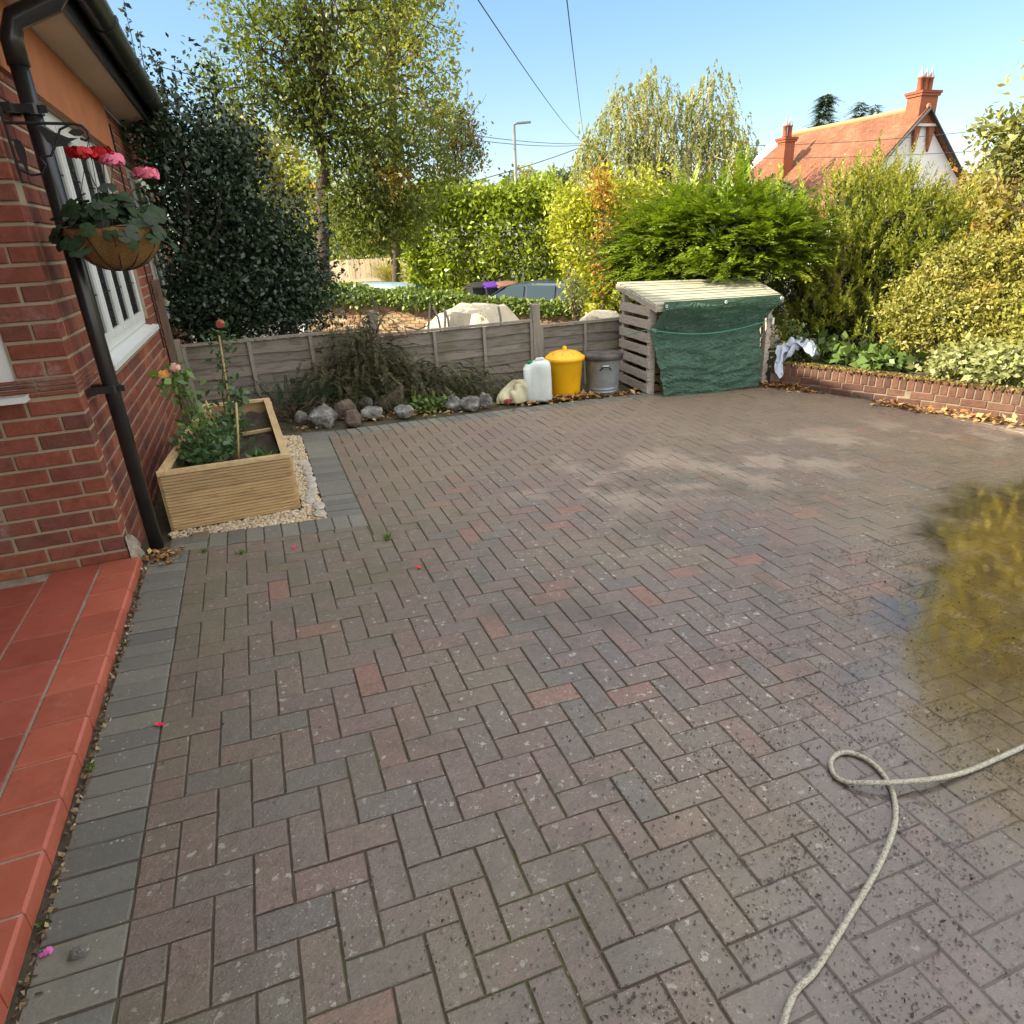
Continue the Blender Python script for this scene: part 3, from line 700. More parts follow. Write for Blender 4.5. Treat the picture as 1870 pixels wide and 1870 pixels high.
mb.build('wire_frame', IRON, hb, True)
mb = MB()
for k in range(3):
    a = 2*math.pi*k/3+.5; mb.tube([(BX+.2*math.cos(a), BY+.2*math.sin(a), 1.705), (.04, BY, 2.06)], .0016, 5)
mb.build('chain', IRON, hb)
ger = thing('geranium', 'trailing geranium with red and pink flower heads in the hanging basket', 'plant', (BX, BY, 1.68))
GL = Mt('geranium_leaf'); gc = GL.ramp(GL.rnd(), [(0, (.018, .045, .016)), (.6, (.032, .058, .028)), (1, (.055, .07, .055))]); GL.set(Base_Color=gc, Roughness=.75); GL.b.inputs['Specular IOR Level'].default_value = .15; GL = GL.m
def roundleaf(mb, c, nrm, r, rg):
    nrm = unit(np.array(nrm, float)); a = unit(np.cross(nrm, rvec(1, rg)[0])); b = np.cross(nrm, a); n = 18
    vs = [np.array(c)]
    for k in range(n+1):
        t = .25+(2*math.pi-.5)*k/n; q = r*(1+.07*math.cos(t*7))
        vs.append(np.array(c)+a*q*math.cos(t)+b*q*math.sin(t)-nrm*r*(.16+.07*math.sin(5*t)))
    mb.add(vs, [(0, k, k+1) for k in range(1, n+1)])
mb = MB(); st = MB(); rg = np.random.default_rng(21)
for k in range(150):
    a = rg.uniform(0, 6.28); r = .255*math.sqrt(rg.uniform(.02, 1)); h = .16*rg.uniform(0, 1)*(1.25-r/.25)
    p = np.array([BX+r*math.cos(a), BY+r*math.sin(a), 1.71+h-.12*max(0, r-.17)/.08*rg.uniform(0, 1)])
    n_ = np.array([math.cos(a)*r*4, math.sin(a)*r*4-.25, .75])+rg.normal(size=3)*.3
    roundleaf(mb, p, n_, rg.uniform(.022, .046), rg)
    st.tube([(BX+r*.3*math.cos(a), BY+r*.3*math.sin(a), 1.68), p*.6+np.array([BX, BY, 1.74])*.4, p], .002, 5)
mb.build('leaves', GL, ger, True); STEM = plain('green_stem', (.07, .10, .03), (.10, .09, .04), 9, .6, 0)
for c, cl, nm in (((.0, BY-.04, 2.0), (.5, .006, .012), 'red_petal'), ((.075, BY+.02, 2.0), (.5, .006, .012), 'red_petal'), ((.115, BY-.01, 1.975), (.75, .18, .3), 'pink_petal'), ((.24, BY-.03, 1.915), (.75, .16, .26), 'pink_petal')):
    mb = MB(); R_ = .05
    for k in range(46):
        d = rvec(1, rg)[0]; d[2] = abs(d[2])*.8; p = np.array(c)+d*R_*rg.uniform(.6, 1.0)*np.array([1.15, 1.15, .75])
        roundleaf(mb, p, d+rg.normal(size=3)*.25, rg.uniform(.016, .022), rg)
    mm = plain(nm, cl, tuple(x*.8 for x in cl), 30, .6, 0); mb.build('flower_head', mm, ger, True)
    st.tube([(BX+rg.normal()*.03, BY, 1.72), ((c[0]+BX)/2, BY, (c[2]+1.75)/2), c], .0025, 5)
st.build('stems', STEM, ger)

# ------------------------------------------------------------------ raised planter
PC = [(-.115, 2.885), (.632, 3.015), (.575, 4.86), (.05, 4.78)]
def pz(x): return .386-.053*(x+.1)
pl = thing('raised_planter', 'pale pine decking raised bed against the house wall', 'planter', (.25, 3.8, 0))
def panel(a, b, name, outn):
    a = np.array(a); b = np.array(b); L = np.linalg.norm(b-a); e = (b-a)/L; nrm = np.array([e[1], -e[0]])
    mb = MB(); H = .355
    for k in range(3):                               # three grooved boards
        prof = []
        z0 = k*H/3+.001; hb_ = H/3-.003
        prof.append((-.024, z0)); prof.append((0, z0))
        for j in range(6):
            q = z0+hb_*(j+.05)/6; pp = hb_/6; prof += [(0, q), (0.0, q+pp*.48), (-.009, q+pp*.58), (-.009, q+pp*.84), (0, q+pp*.92)]
        prof += [(0, z0+hb_), (-.024, z0+hb_)]; m = len(prof); vs = []
        for P in (a+e*.012, b-e*.012):
            zb = pz(P[0])-.36
            for d, z in prof: vs.append((P[0]+nrm[0]*d, P[1]+nrm[1]*d, zb+z))
        mb.add(vs, [(i, (i+1) % m, m+(i+1) % m, m+i) for i in range(m)]+[tuple(range(m-1, -1, -1)), tuple(range(m, 2*m))])
    mb.build(name, PINE, pl)
for i, nm in enumerate(('front_panel', 'side_panel', 'back_panel', 'side_panel')): panel(PC[i], PC[(i+1) % 4], nm, 1)
mb = MB()
for i in range(4):
    a = np.array(PC[i]); b = np.array(PC[(i+1) % 4]); e = unit(b-a); nn_ = np.array([e[1], -e[0]]); q = .022*nn_
    mb.bar((*(a-q-e*.0), pz(a[0])+.004+i*.0004), (*(b-q), pz(b[0])+.004+i*.0004), .05, .022)
mb.build('rim', PINEX, pl)
for x, y in PC:
    cx, cy = .28, 3.9; d = unit(np.array([cx-x, cy-y])); mb = MB(); mb.box((x+d[0]*.055, y+d[1]*.055, pz(x)-.19), (.06, .06, .36), rz=.15); mb.build('corner_post', PINE, pl)
inn = [(-.06, 2.95), (.58, 3.06), (.525, 4.8), (.09, 4.73)]
mb = MB(); mb.grid(lambda a, b: ((inn[0][0]*(1-a)+inn[1][0]*a)*(1-b)+(inn[3][0]*(1-a)+inn[2][0]*a)*b, (inn[0][1]*(1-a)+inn[1][1]*a)*(1-b)+(inn[3][1]*(1-a)+inn[2][1]*a)*b, .27+.02*math.sin(a*17+b*5)*math.sin(b*23)), 20, 40)
mb.build('soil', SOIL, pl, True)
mb = MB(); mb.bar((.3, 3.95, .30), (.55, 3.99, .30), .03, .02); mb.build('divider', PINEX, pl)
ROSEL = leafmat('rose_leaf', (.08, .16, .04), (.17, .27, .07), None, trans=.3)
ROSED = leafmat('dark_rose_leaf', (.045, .10, .04), (.09, .16, .06), None, trans=.25)
def rose(name, label, stems, leafm, size, n, flowers=(), extra=()):
    t = thing(name, label, 'rose', (stems[0][0][0], stems[0][0][1], .28)); rg = np.random.default_rng(int(stems[0][0][1]*100)); mb = MB(); P = []
    for s in stems:
        mb.tube(s, np.linspace(.007, .003, len(s)), 6)
        for a, b in zip(s, s[1:]):
            for k in range(n): P.append(np.array(a)+(np.array(b)-np.array(a))*rg.uniform(0, 1)+rg.normal(size=3)*np.array([.045, .06, .04]))
    for c, r, k in extra:
        P += list(np.array(c)+rg.normal(size=(k, 3))*np.array(r))
    P = np.array(P); P = P[(P[:, 1] > 3.04) | (P[:, 2] > .44)]; mb.build('stem', STEM, t); d = rvec(len(P), rg); A, B = leaf_dirs(len(P), d, rg, size, .62, 1.0, .1, .5)
    leafmesh('leaves', P, A, B, leafm, t, .15)
    for c, cl in flowers:
        fm = MB()
        for k in range(26):
            dd = rvec(1, rg)[0]; roundleaf(fm, np.array(c)+dd*rg.uniform(.006, .032), dd+np.array([0, -.4, .3]), rg.uniform(.014, .024), rg)
        fm.build('flower', plain('rose_petal', cl, tuple(x*.85 for x in cl), 40, .6, 0), t, True)
rose('rose_bush', 'rose in bloom with an apricot and a pink flower by the house wall', [[(.1, 3.45, .28), (.07, 3.5, .5), (.04, 3.55, .72), (-.03, 3.6, .85)], [(.1, 3.45, .28), (.12, 3.6, .5), (.05, 3.62, .78), (.04, 3.6, .88)]], ROSEL, .06, 42, [((-.035, 3.58, .855), (.85, .42, .12)), ((.04, 3.6, .89), (.8, .45, .38))])
rose('rose_bush', 'tall slender rose shoot without flowers tied to a cane', [[(.24, 4.1, .28), (.25, 4.15, .55), (.30, 4.2, .8), (.335, 4.2, 1.0)], [(.27, 4.05, .28), (.33, 4.0, .5), (.36, 4.0, .62)]], ROSED, .06, 42, [((.342, 4.2, 1.085), (.35, .09, .06))], extra=[((.33, 4.2, .98), (.05, .05, .05), 30)])
rose('rose_bush', 'low spreading leafy rose at the front of the raised bed', [[(.12, 3.3, .28), (.13, 3.25, .38), (.2, 3.2, .42)], [(.12, 3.3, .28), (.05, 3.3, .4), (.0, 3.35, .44)]], ROSED, .055, 20, extra=[((.13, 3.3, .36), (.1, .17, .07), 420), ((.2, 3.7, .38), (.09, .15, .09), 240)])
t = thing('leafy_weed', 'bright green long leaved weed in the corner of the raised bed', 'weed', (.46, 3.25, .28)); rg = np.random.default_rng(33); n = 22
d = unit(rvec(n, rg)*np.array([1, 1, .2])+np.array([0, 0, .55])); A = d*rg.uniform(.07, .15, (n, 1)); B = unit(np.cross(d, np.array([0, 0, 1.])+.3*rvec(n, rg)))*.016
leafmesh('leaves', np.tile((.46, 3.25, .285), (n, 1))+rg.normal(size=(n, 3))*np.array([.03, .03, .005]), A, B, leafmat('weed_leaf', (.06, .16, .04), (.09, .22, .05)), t)
CANE = plain('bamboo', (.48, .38, .16), (.36, .27, .1), 9, .5, .1)
mb = MB()
for a, b, lb in (((.31, 3.22, .27), (.375, 3.25, .68), 'upright bamboo cane in the front of the raised bed'), ((.22, 3.7, .27), (.16, 3.75, .62), 'leaning bamboo cane among the rose leaves'), ((.27, 4.1, .27), (.315, 4.2, 1.0), 'tall bamboo cane carrying the slender rose')):
    mb = MB(); mb.tube([a, tuple((np.array(a)+np.array(b))/2+np.array([.004, 0, 0])), b], .0075, 8); tag(mb.build('bamboo_cane', CANE, None, True), lb, 'cane', 'bamboo canes in the raised bed')

# ------------------------------------------------------------------ panel fence
FY = 6.2
fence = thing('panel_fence', 'low weathered grey overlap panel fence behind the bins', 'fence', (2, FY, 0))
def ftop(x): return .745-.040*x
FP = [-.20, 1.78, 3.69, 5.55]
for x in FP:
    h = {-.20: .78, 1.78: .90, 3.69: .82, 5.55: .6}[x]
    mb = MB(); mb.prism([(x-.045, FY-.05), (x+.045, FY-.05), (x+.045, FY+.05), (x-.045, FY+.05)], -.6, h, .008); mb.build('fence_post', WOODV, fence)
g = np.random.default_rng(31)
for a, b in zip(FP, FP[1:]):
    a += .047; b -= .047; zt = (ftop(a)+ftop(b))/2 if a > 3 else (ftop(a)+ftop(b))/2; zt -= .0; zb = zt-.92
    pn = MB(); n = 9; z = zt-.02
    for k in range(n):                              # overlapping waney boards
        h = .125; z1 = zt-.018-k*.105; wv = g.uniform(0, 6, 3)
        def fn(s, t, z1=z1, h=h, wv=wv, k=k):
            x = a+(b-a)*s; e = .008*math.sin(x*3.1+wv[0])+.006*math.sin(x*7.3+wv[1])
            return (x, FY-.004-.016*(1-t)-.003*math.sin(x*5+wv[2]), z1-(1-t)*(h+e))
        pn.grid(fn, 24, 1)
        pn.grid(lambda s, t, fn=fn: (fn(s, 0)[0], fn(s, 0)[1]+.009*t, fn(s, 0)[2]), 24, 1)
    p = pn.build('fence_panel', WOODG, fence)
    fr = MB(); fr.box(((a+b)/2, FY-.012, zt+.002), (b-a-.004, .055, .026)); fr.build('cap_rail', WOODV, p)
    m = MB(); L = b-a
    for k in range(4 if L > 1.5 else 3):
        x = a+.02+(L-.04)*k/(3 if L > 1.5 else 2); m = MB(); m.box((x, FY-.034, zt-.468), (.036, .018, .905)); m.build('batten', WOODV, p)
# soil strip debris and gravel
def stones(name, m, poly, n, r0, r1, seed, zf, label, cat, squash=.55):
    g = np.random.default_rng(seed); P = np.array(poly); lo, hi = P.min(0), P.max(0); V = []; F = []
    import bmesh
    bm = bmesh.new(); bmesh.ops.create_icosphere(bm, subdivisions=1, radius=1); bv = np.array([v.co[:] for v in bm.verts]); bf = np.array([[v.index for v in f.verts] for f in bm.faces]); bm.free()
    pts = []
    while len(pts) < n:
        q = g.uniform(lo, hi); ok = False; j = len(P)-1
        for i in range(len(P)):
            if (P[i, 1] > q[1]) != (P[j, 1] > q[1]) and q[0] < (P[j, 0]-P[i, 0])*(q[1]-P[i, 1])/(P[j, 1]-P[i, 1])+P[i, 0]: ok = not ok
            j = i
        if ok: pts.append(q)
    nb = len(bv)
    for k, q in enumerate(pts):
        r = g.uniform(r0, r1); s = np.array([1, g.uniform(.6, 1), squash])*r; v = bv*s*(1+.22*g.normal(size=(nb, 1)))
        a = g.uniform(0, 6.28); c, d = math.cos(a), math.sin(a); v = v@np.array([[c, -d, 0], [d, c, 0], [0, 0, 1]]); V.append(v+np.array([q[0], q[1], zf(*q)+r*.25])); F.append(bf+k*nb)
    me = bpy.data.meshes.new(name); me.from_pydata(np.concatenate(V).tolist(), [], np.concatenate(F).tolist()); me.update()
    o = link(name, me, m); o['kind'] = 'stuff'; return tag(o, label, cat)
def pebble(name, stops, rough=.8):
    t = Mt(name); t.set(Base_Color=t.ramp(t.rnd(), stops), Roughness=rough); return t.m
GRAV = pebble('gravel_stone', [(0, (.42, .30, .15)), (.3, (.55, .45, .28)), (.55, (.30, .24, .17)), (.8, (.62, .56, .45)), (1, (.22, .17, .12))])
stones('gravel', GRAV, [(-.1, 2.77), (.78, 2.77), (.78, 4.8), (.6, 4.85), (.66, 3.0), (-.13, 2.86)], 3800, .006, .015, 41, lambda x, y: gz(x, y)-.012, 'pale gravel laid around the pine planter', 'gravel')
kerb = MB(); g = np.random.default_rng(6)
for y in np.arange(2.85, 4.1, .14): kerb.rock((.735+g.normal()*.012, y, gz(.73, y)-.005), (.045, .08, .03), int(y*100), .6, .3)
mm = kind(kerb.build('mortar_haunch', plain('pale_mortar', (.45, .43, .38), (.28, .26, .22), 20, .9, .7, .01)))
LEAFD = pebble('fallen_leaf', [(0, (.16, .06, .02)), (.35, (.30, .13, .04)), (.65, (.42, .24, .08)), (.85, (.45, .33, .14)), (1, (.10, .05, .025))], .7)
def litter(name, m, c, r, n, size, seed, label, zf, cat='fallen leaves', asp=.6, lay=.03):
    g = np.random.default_rng(seed); P = np.zeros((n, 3)); q = g.normal(size=(n, 2))*.5
    P[:, 0] = c[0]+q[:, 0]*r[0]; P[:, 1] = c[1]+q[:, 1]*r[1]+(P[:, 0]-c[0])*(r[2] if len(r) > 2 else 0)
    P[:, 2] = [zf(*p[:2])+.006 for p in P]; P[:, 2] += g.uniform(0, lay, n)*np.exp(-(q**2).sum(1)*1.5)
    A = unit(rvec(n, g)*np.array([1, 1, .35])); Nn = unit(rvec(n, g)*.5+np.array([0, 0, 1])); B = unit(np.cross(Nn, A)); L = size*g.uniform(.5, 1.3, n)
    o = leafmesh(name, P, A*L[:, None], B*(L*asp/2)[:, None], m, None, .5); o['kind'] = 'stuff'; return tag(o, label, cat)
litter('fallen_leaves', LEAFD, (3.85, 5.33), (.75, .12, .05), 420, .07, 51, 'brown leaves heaped at the foot of the yellow and metal bins', gz)
litter('fallen_leaves', LEAFD, (6.5, 4.92), (.32, .2, -1.0), 420, .075, 52, 'rust brown leaves between the log store and the low wall', lambda x, y: gz(x, y))
litter('fallen_leaves', LEAFD, (7.12, 3.35), (.1, .75, -.0), 10, .07, 53, 'few stray leaves beside the low wall', gz)
g = np.random.default_rng(54); n = 420; P = np.zeros((n, 3)); P[:, 1] = g.uniform(2.2, 4.0, n); P[:, 0] = [wall_x(y)-.27-abs(g.normal())*.09 for y in P[:, 1]]; P[:, 2] = [gz(*p[:2])+g.uniform(.004, .04) for p in P]
A = unit(rvec(n, g)*np.array([1, 1, .4])); B = unit(np.cross(unit(rvec(n, g)*.5+np.array([0, 0, 1])), A)); L = .075*g.uniform(.5, 1.3, n)
o = leafmesh('fallen_leaves', P, A*L[:, None], B*(L*.3)[:, None], LEAFD, None, .5); o['kind'] = 'stuff'; tag(o, 'sunlit orange leaves drifted against the curved low wall', 'fallen leaves')
litter('fallen_leaves', LEAFD, (-.14, 2.5), (.09, .09), 120, .035, 55, 'dry leaf litter at the foot of the black downpipe', gz, lay=.02)
litter('fallen_leaves', LEAFD, (1.9, 5.28), (1.6, .16, .13), 300, .05, 56, 'scattered leaf litter along the rockery edge', lambda x, y: gz(x, y)-.02)

# ------------------------------------------------------------------ rockery
ROCKM = Mt('limestone'); f = ROCKM.noise(9, 8, .7); rc = ROCKM.ramp(f, [(.34, (.06, .06, .056)), (.52, (.17, .17, .16)), (.68, (.42, .42, .40))]); ROCKM.set(Base_Color=rc, Roughness=.9); ROCKM.bump(f, 1, .03); ROCKM = ROCKM.m
ROCKB = plain('brown_stone', (.16, .12, .09), (.09, .07, .055), 9, .9, .8, .02)
def gp(u, v, dz=0.):
    r = CR*(u-935)/FPX - CU*(v-935)/FPX + CF; t = (gz(CAM[0], CAM[1])+dz-CAM[2])/(r[2]-(-.053*r[0]+.011*r[1])); return CAM+r*t
for i, (u, v, rx, rz, m, lb) in enumerate([(588, 752, .2, .16, ROCKM, 'large pale grey boulder, the topmost of the rockery pile'), (592, 778, .16, .13, ROCKM, 'white patched boulder at the foot of the pile beside the drive corner'), (552, 772, .08, .07, ROCKM, 'small grey boulder nearest the raised planter'),
    (632, 763, .13, .12, ROCKB, 'dark brown boulder right of the pale pile'), (650, 776, .11, .10, ROCKB, 'upright brown boulder leaning in the leaf litter'), (672, 750, .12, .1, ROCKM, 'grey boulder half hidden under the conifer branches'), (682, 765, .13, .08, ROCKM, 'low flat grey boulder left of the brown slab'),
    (740, 762, .13, .07, ROCKM, 'mottled low boulder in front of the brown slab'), (832, 748, .1, .1, ROCKM, 'dark grey boulder left of the white block'), (863, 748, .12, .1, ROCKM, 'squarish white topped block at the right end of the rockery'), (890, 742, .08, .1, ROCKM, 'small upright grey stone next to the cream bag')]):
    p = gp(u, v); mb = MB(); mb.rock((p[0], p[1]+rx*.6, p[2]+rz*.5+(.07 if i == 0 else 0)), (rx*.85, rx*.7, rz*.95), 60+i, 1, .5); tag(mb.build('boulder', m), lb, 'rock', 'rockery boulders along the drive edge')
p = gp(718, 752); mb = MB(); mb.prism([(p[0]-.17, p[1]+.1), (p[0]+.13, p[1]+.1), (p[0]+.17, p[1]+.17), (p[0]+.12, p[1]+.24), (p[0]-.16, p[1]+.24)], p[2]+.03, lambda x, y: p[2]+.16+.45*(x-p[0]), .015)
tag(mb.build('stone_slab', ROCKB), 'brown stone slab tilted up between the boulders', 'rock')

# ------------------------------------------------------------------ bins, jerrycan, bags
def ybin():
    c = (3.755, 5.53, gz(3.755, 5.53)); t = thing('dustbin', 'bright yellow lidded plastic bin on the leaves', 'bin', c)
    Y = Mt('yellow_plastic'); f = Y.noise(9, 6, .7); yc = Y.ramp(f, [(.35, (.80, .42, .004)), (.7, (.86, .48, .008))]); yc = Y.mix(Y.mr(Y.noise(3, 5), .6, .8, 0, .35), yc, (.45, .27, .02)); Y.set(Base_Color=yc, Roughness=.42); Y.bump(f, .1, .002); Y = Y.m
    mb = MB(); mb.lathe(c, [(.0, .012), (.145, .012), (.155, 0), (.163, .02), (.168, .03), (.2, .385), (.207, .39), (.207, .41), (.19, .41)], 40); mb.build('body', Y, t, True)
    mb = MB(); mb.lathe(c, [(.20, .395), (.224, .395), (.226, .432), (.216, .440), (.20, .447), (.17, .475), (.1, .497), (.04, .505), (.028, .506), (.024, .512), (.024, .54), (.015, .55), (.001, .551)], 40)
    for k in range(8):
        a = k*math.pi/4+.2; mb.bar((c[0]+.03*math.cos(a), c[1]+.03*math.sin(a), c[2]+.507), (c[0]+.165*math.cos(a), c[1]+.165*math.sin(a), c[2]+.480), .014, .008)
    mb.build('lid', Y, t, True)
    for s in (-1, 1):
        mb = MB(); mb.tube([(c[0]+s*.19, c[1]-.04, c[2]+.385), (c[0]+s*.245, c[1]-.035, c[2]+.382), (c[0]+s*.25, c[1]+.0, c[2]+.38), (c[0]+s*.245, c[1]+.035, c[2]+.382), (c[0]+s*.19, c[1]+.04, c[2]+.385)], .009, 8); mb.build('handle', Y, t, True)
ybin()
def mbin():
    c = (4.21, 5.48, gz(4.21, 5.48)); t = thing('dustbin', 'galvanised ribbed metal dustbin with a dusty black lid', 'bin', c)
    G = Mt('galvanised_steel'); f = G.noise(7, 7, .7); G.set(Base_Color=G.ramp(f, [(.3, (.20, .23, .24)), (.7, (.36, .40, .41))]), Roughness=.5, Metallic=.55); G.bump(f, .15, .003); G = G.m
    mb = MB(); mb.lathe(c, [(.0, .02), (.165, .02), (.172, 0), (.176, .004), (.176, .03), (.18, .035), (.18, .045), (.176, .05), (.178, .062), (.182, .068), (.182, .078), (.178, .085), (.181, .1), (.2, .38), (.203, .385), (.207, .395), (.203, .402), (.2, .41), (.21, .418), (.19, .42)], 96, (.095, .379, .0022)); mb.build('body', G, t, True)
    L = plain('black_rubber_lid', (.025, .025, .026), (.12, .105, .085), 8, .7, .4, .01); mb = MB(); mb.lathe(c, [(.208, .40), (.23, .40), (.234, .445), (.226, .458), (.15, .468), (.05, .472), (.001, .473)], 40); mb.build('lid', L, t, True)
    mb = MB(); d = np.array([-.33, -.94, 0]); s = np.array([.94, -.33, 0]); o = np.array(c)+d*.197
    mb.tube([o+s*-.06+np.array([0, 0, .30]), o+d*.03+s*-.052+np.array([0, 0, .315]), o+d*.036+s*-.03+np.array([0, 0, .34]), o+d*.036+s*.03+np.array([0, 0, .34]), o+d*.03+s*.052+np.array([0, 0, .315]), o+s*.06+np.array([0, 0, .30])], .008, 8); mb.build('handle', IRON, t, True)
    mb = MB(); mb.box(o+np.array([0, 0, .35])+d*.034, (.07, .01, .012), rz=-.34); mb.build('handle_grip', WHITE, t)
mbin()
def jerry():
    c = np.array([3.36, 5.37, gz(3.36, 5.37)]); t = thing('jerrycan', 'white plastic jerrycan with a green cap beside the yellow bin', 'jerrycan', tuple(c))
    J = plain('milky_plastic', (.66, .72, .70), (.50, .57, .54), 5, .4, .15, .004)
    mb = MB(); w_, d_, h_ = .15, .105, .44; ang = -.42; ca, sa = math.cos(ang), math.sin(ang); n = 36; lev = [(0, .86), (.012, .95), (.035, 1), (.36, 1), (.395, .97), (.42, .88), (.435, .72), (.44, .5)]
    vs = []
    for z, s in lev:
        for k in range(n):
            a = 2*math.pi*k/n; p = 5.; cx, sx = math.cos(a), math.sin(a); r = (abs(cx)**p+abs(sx)**p)**(-1/p); x, y = w_*cx*r*s, d_*sx*r*s
            if .03 < z < .39 and abs(x) < .022 and y < 0: y += .006
            zz = z-(.035*max(0, min(1, (-x/w_-.1)*2.5)) if z > .38 else 0)
            lean = .03*z; vs.append(c+np.array([x*ca-y*sa-lean, x*sa+y*ca, zz]))
    m = len(lev); mb.add(vs, [(i*n+k, i*n+(k+1) % n, (i+1)*n+(k+1) % n, (i+1)*n+k) for i in range(m-1) for k in range(n)]+[tuple(range(n-1, -1, -1)), tuple((m-1)*n+k for k in range(n))]); mb.build('body', J, t, True)
    mb = MB(); mb.lathe(c+np.array([-.075*ca-.012, -.075*sa, .395]), [(.0, 0), (.026, 0), (.028, .004), (.028, .035), (.024, .04), (.001, .04)], 18); mb.build('cap', plain('green_cap', (.01, .22, .07)), t, True)
    mb = MB(); mb.tube([c+np.array([-.03*ca, -.03*sa, .42]), c+np.array([-.01*ca, -.01*sa, .452]), c+np.array([.05*ca, .05*sa, .458]), c+np.array([.085*ca, .085*sa, .425])], .014, 10); mb.build('handle', J, t, True)
jerry()
def sack(name, label, c, size, seed, m, h, cat='bag', tall=None):
    g = np.random.default_rng(seed); K = g.normal(size=(9, 2))*3.2; ph = g.uniform(0, 6.28, 9)
    def fn(s, t):
        a = 2*math.pi*s; r = math.sin(math.pi*(.06+.94*t)/1.0*.5+.0) if False else (math.cos(t*math.pi/2)**.6 if t > 0 else 1.)
        q = r*(1+.22*math.sin(3*a+ph[0])*t+.10*math.sin(7*a+ph[1]+5*t)+.05*math.sin(13*a+9*t)); z = h*(t**.8)*(1+.25*math.sin(a*2+ph[2]))+.02*math.sin(11*a+ph[3]+t*8)*t
        if tall: z += tall*max(0, math.cos(a-ph[4]))*t*(1-t)*3
        return (c[0]+size[0]*q*math.cos(a), c[1]+size[1]*q*math.sin(a), c[2]+max(z, 0))
    mb = MB(); mb.grid(fn, 72, 22); o = mb.build(name, m, None, True); return tag(o, label, cat)
CREAM = plain('cream_polythene', (.55, .52, .36), (.42, .39, .24), 12, .35, .3, .01)
p = gp(945, 735); sack('plastic_bag', 'crumpled cream polythene bag lying left of the jerrycan', (p[0]+.02, p[1]+.1, p[2]), (.2, .13), 5, CREAM, .17, tall=.1)
mb = MB(); q = gp(925, 738); mb.rock((q[0]+.01, q[1]-.02, q[2]+.03), (.05, .03, .03), 3, 1, .4); tag(mb.build('red_wrapper', plain('red_film', (.22, .02, .025))), 'dark red scrap of wrapper in front of the cream bag', 'litter')

# ------------------------------------------------------------------ log store
ls = thing('log_store', 'pallet wood log store with a slatted pent roof', 'log store', (5.5, 5.6, -.22))
FLp, FRp, BLp, BRp = np.array([4.70, 5.25]), np.array([6.30, 5.25]), np.array([4.78, 5.98]), np.array([6.45, 5.93])
def rz_(x, y): return .800+.165*(y-5.08)-.022*(x-4.66)
for P, wd in ((FLp, .075), (FRp, .05), (BLp, .06), (BRp, .06)):
    mb = MB(); mb.prism([(P[0]-wd/2, P[1]-.03), (P[0]+wd/2, P[1]-.03), (P[0]+wd/2, P[1]+.03), (P[0]-wd/2, P[1]+.03)], gz(*P)-.02, rz_(*P)-.045, .003); mb.build('post', PALLET, ls)
g = np.random.default_rng(71)
for side, (a, b) in ((-1, (FLp, BLp)), (1, (FRp, BRp))):
    z = gz(*a)+.015
    for k in range(7):
        h = .095; zz = z+k*.143; off = np.array([side*.042, 0]); e = unit(b-a)
        if zz+h > rz_(*a)-.05 and k > 5: h = .1
        p0 = a+off-e*.03; p1 = b+off+e*.06; mb = MB(); mb.bar((*p0, zz+h/2+g.normal()*.004), (*p1, zz+h/2+g.normal()*.006), .018, h)
        if zz < .80: mb.build('side_slat', PALLET, ls)
for k in range(6):
    z = -.2+k*.17; mb = MB(); mb.bar((4.78, 6.02, z), (6.46, 5.97, z-.02), .018, .1); mb.build('back_slat', PALLET, ls)
RF = [np.array([4.645, 5.08]), np.array([6.36, 5.10]), np.array([4.76, 6.16]), np.array([6.66, 6.02])]
n = 9
for k in range(n):
    t0, t1 = (k+.13)/n, (k+.87)/n; L0, L1 = RF[0]*(1-t0)+RF[2]*t0, RF[0]*(1-t1)+RF[2]*t1; R0, R1 = RF[1]*(1-t0)+RF[3]*t0, RF[1]*(1-t1)+RF[3]*t1
    mb = MB(); dz = g.normal()*.002; vs = [(*q, rz_(*q)+dz+e) for e in (.0, .018) for q in (L0, R0, R1, L1)]
    mb.add(vs, [(3, 2, 1, 0), (4, 5, 6, 7), (0, 1, 5, 4), (1, 2, 6, 5), (2, 3, 7, 6), (3, 0, 4, 7)]); mb.build('roof_slat', ROOFW, ls)
for A_, B_ in ((RF[0], RF[2]), (RF[1], RF[3])):
    mb = MB(); mb.bar((*A_, rz_(*A_)-.032), (*B_, rz_(*B_)-.032), .022, .06); mb.build('rafter', PALLET, ls)
mb = MB(); mb.bar((RF[0][0]+.02, RF[0][1]+.018, rz_(*RF[0])-.034), (RF[1][0]-.02, RF[1][1]+.018, rz_(*RF[1])-.034), .018, .055); mb.build('front_beam', ROOFW, ls)
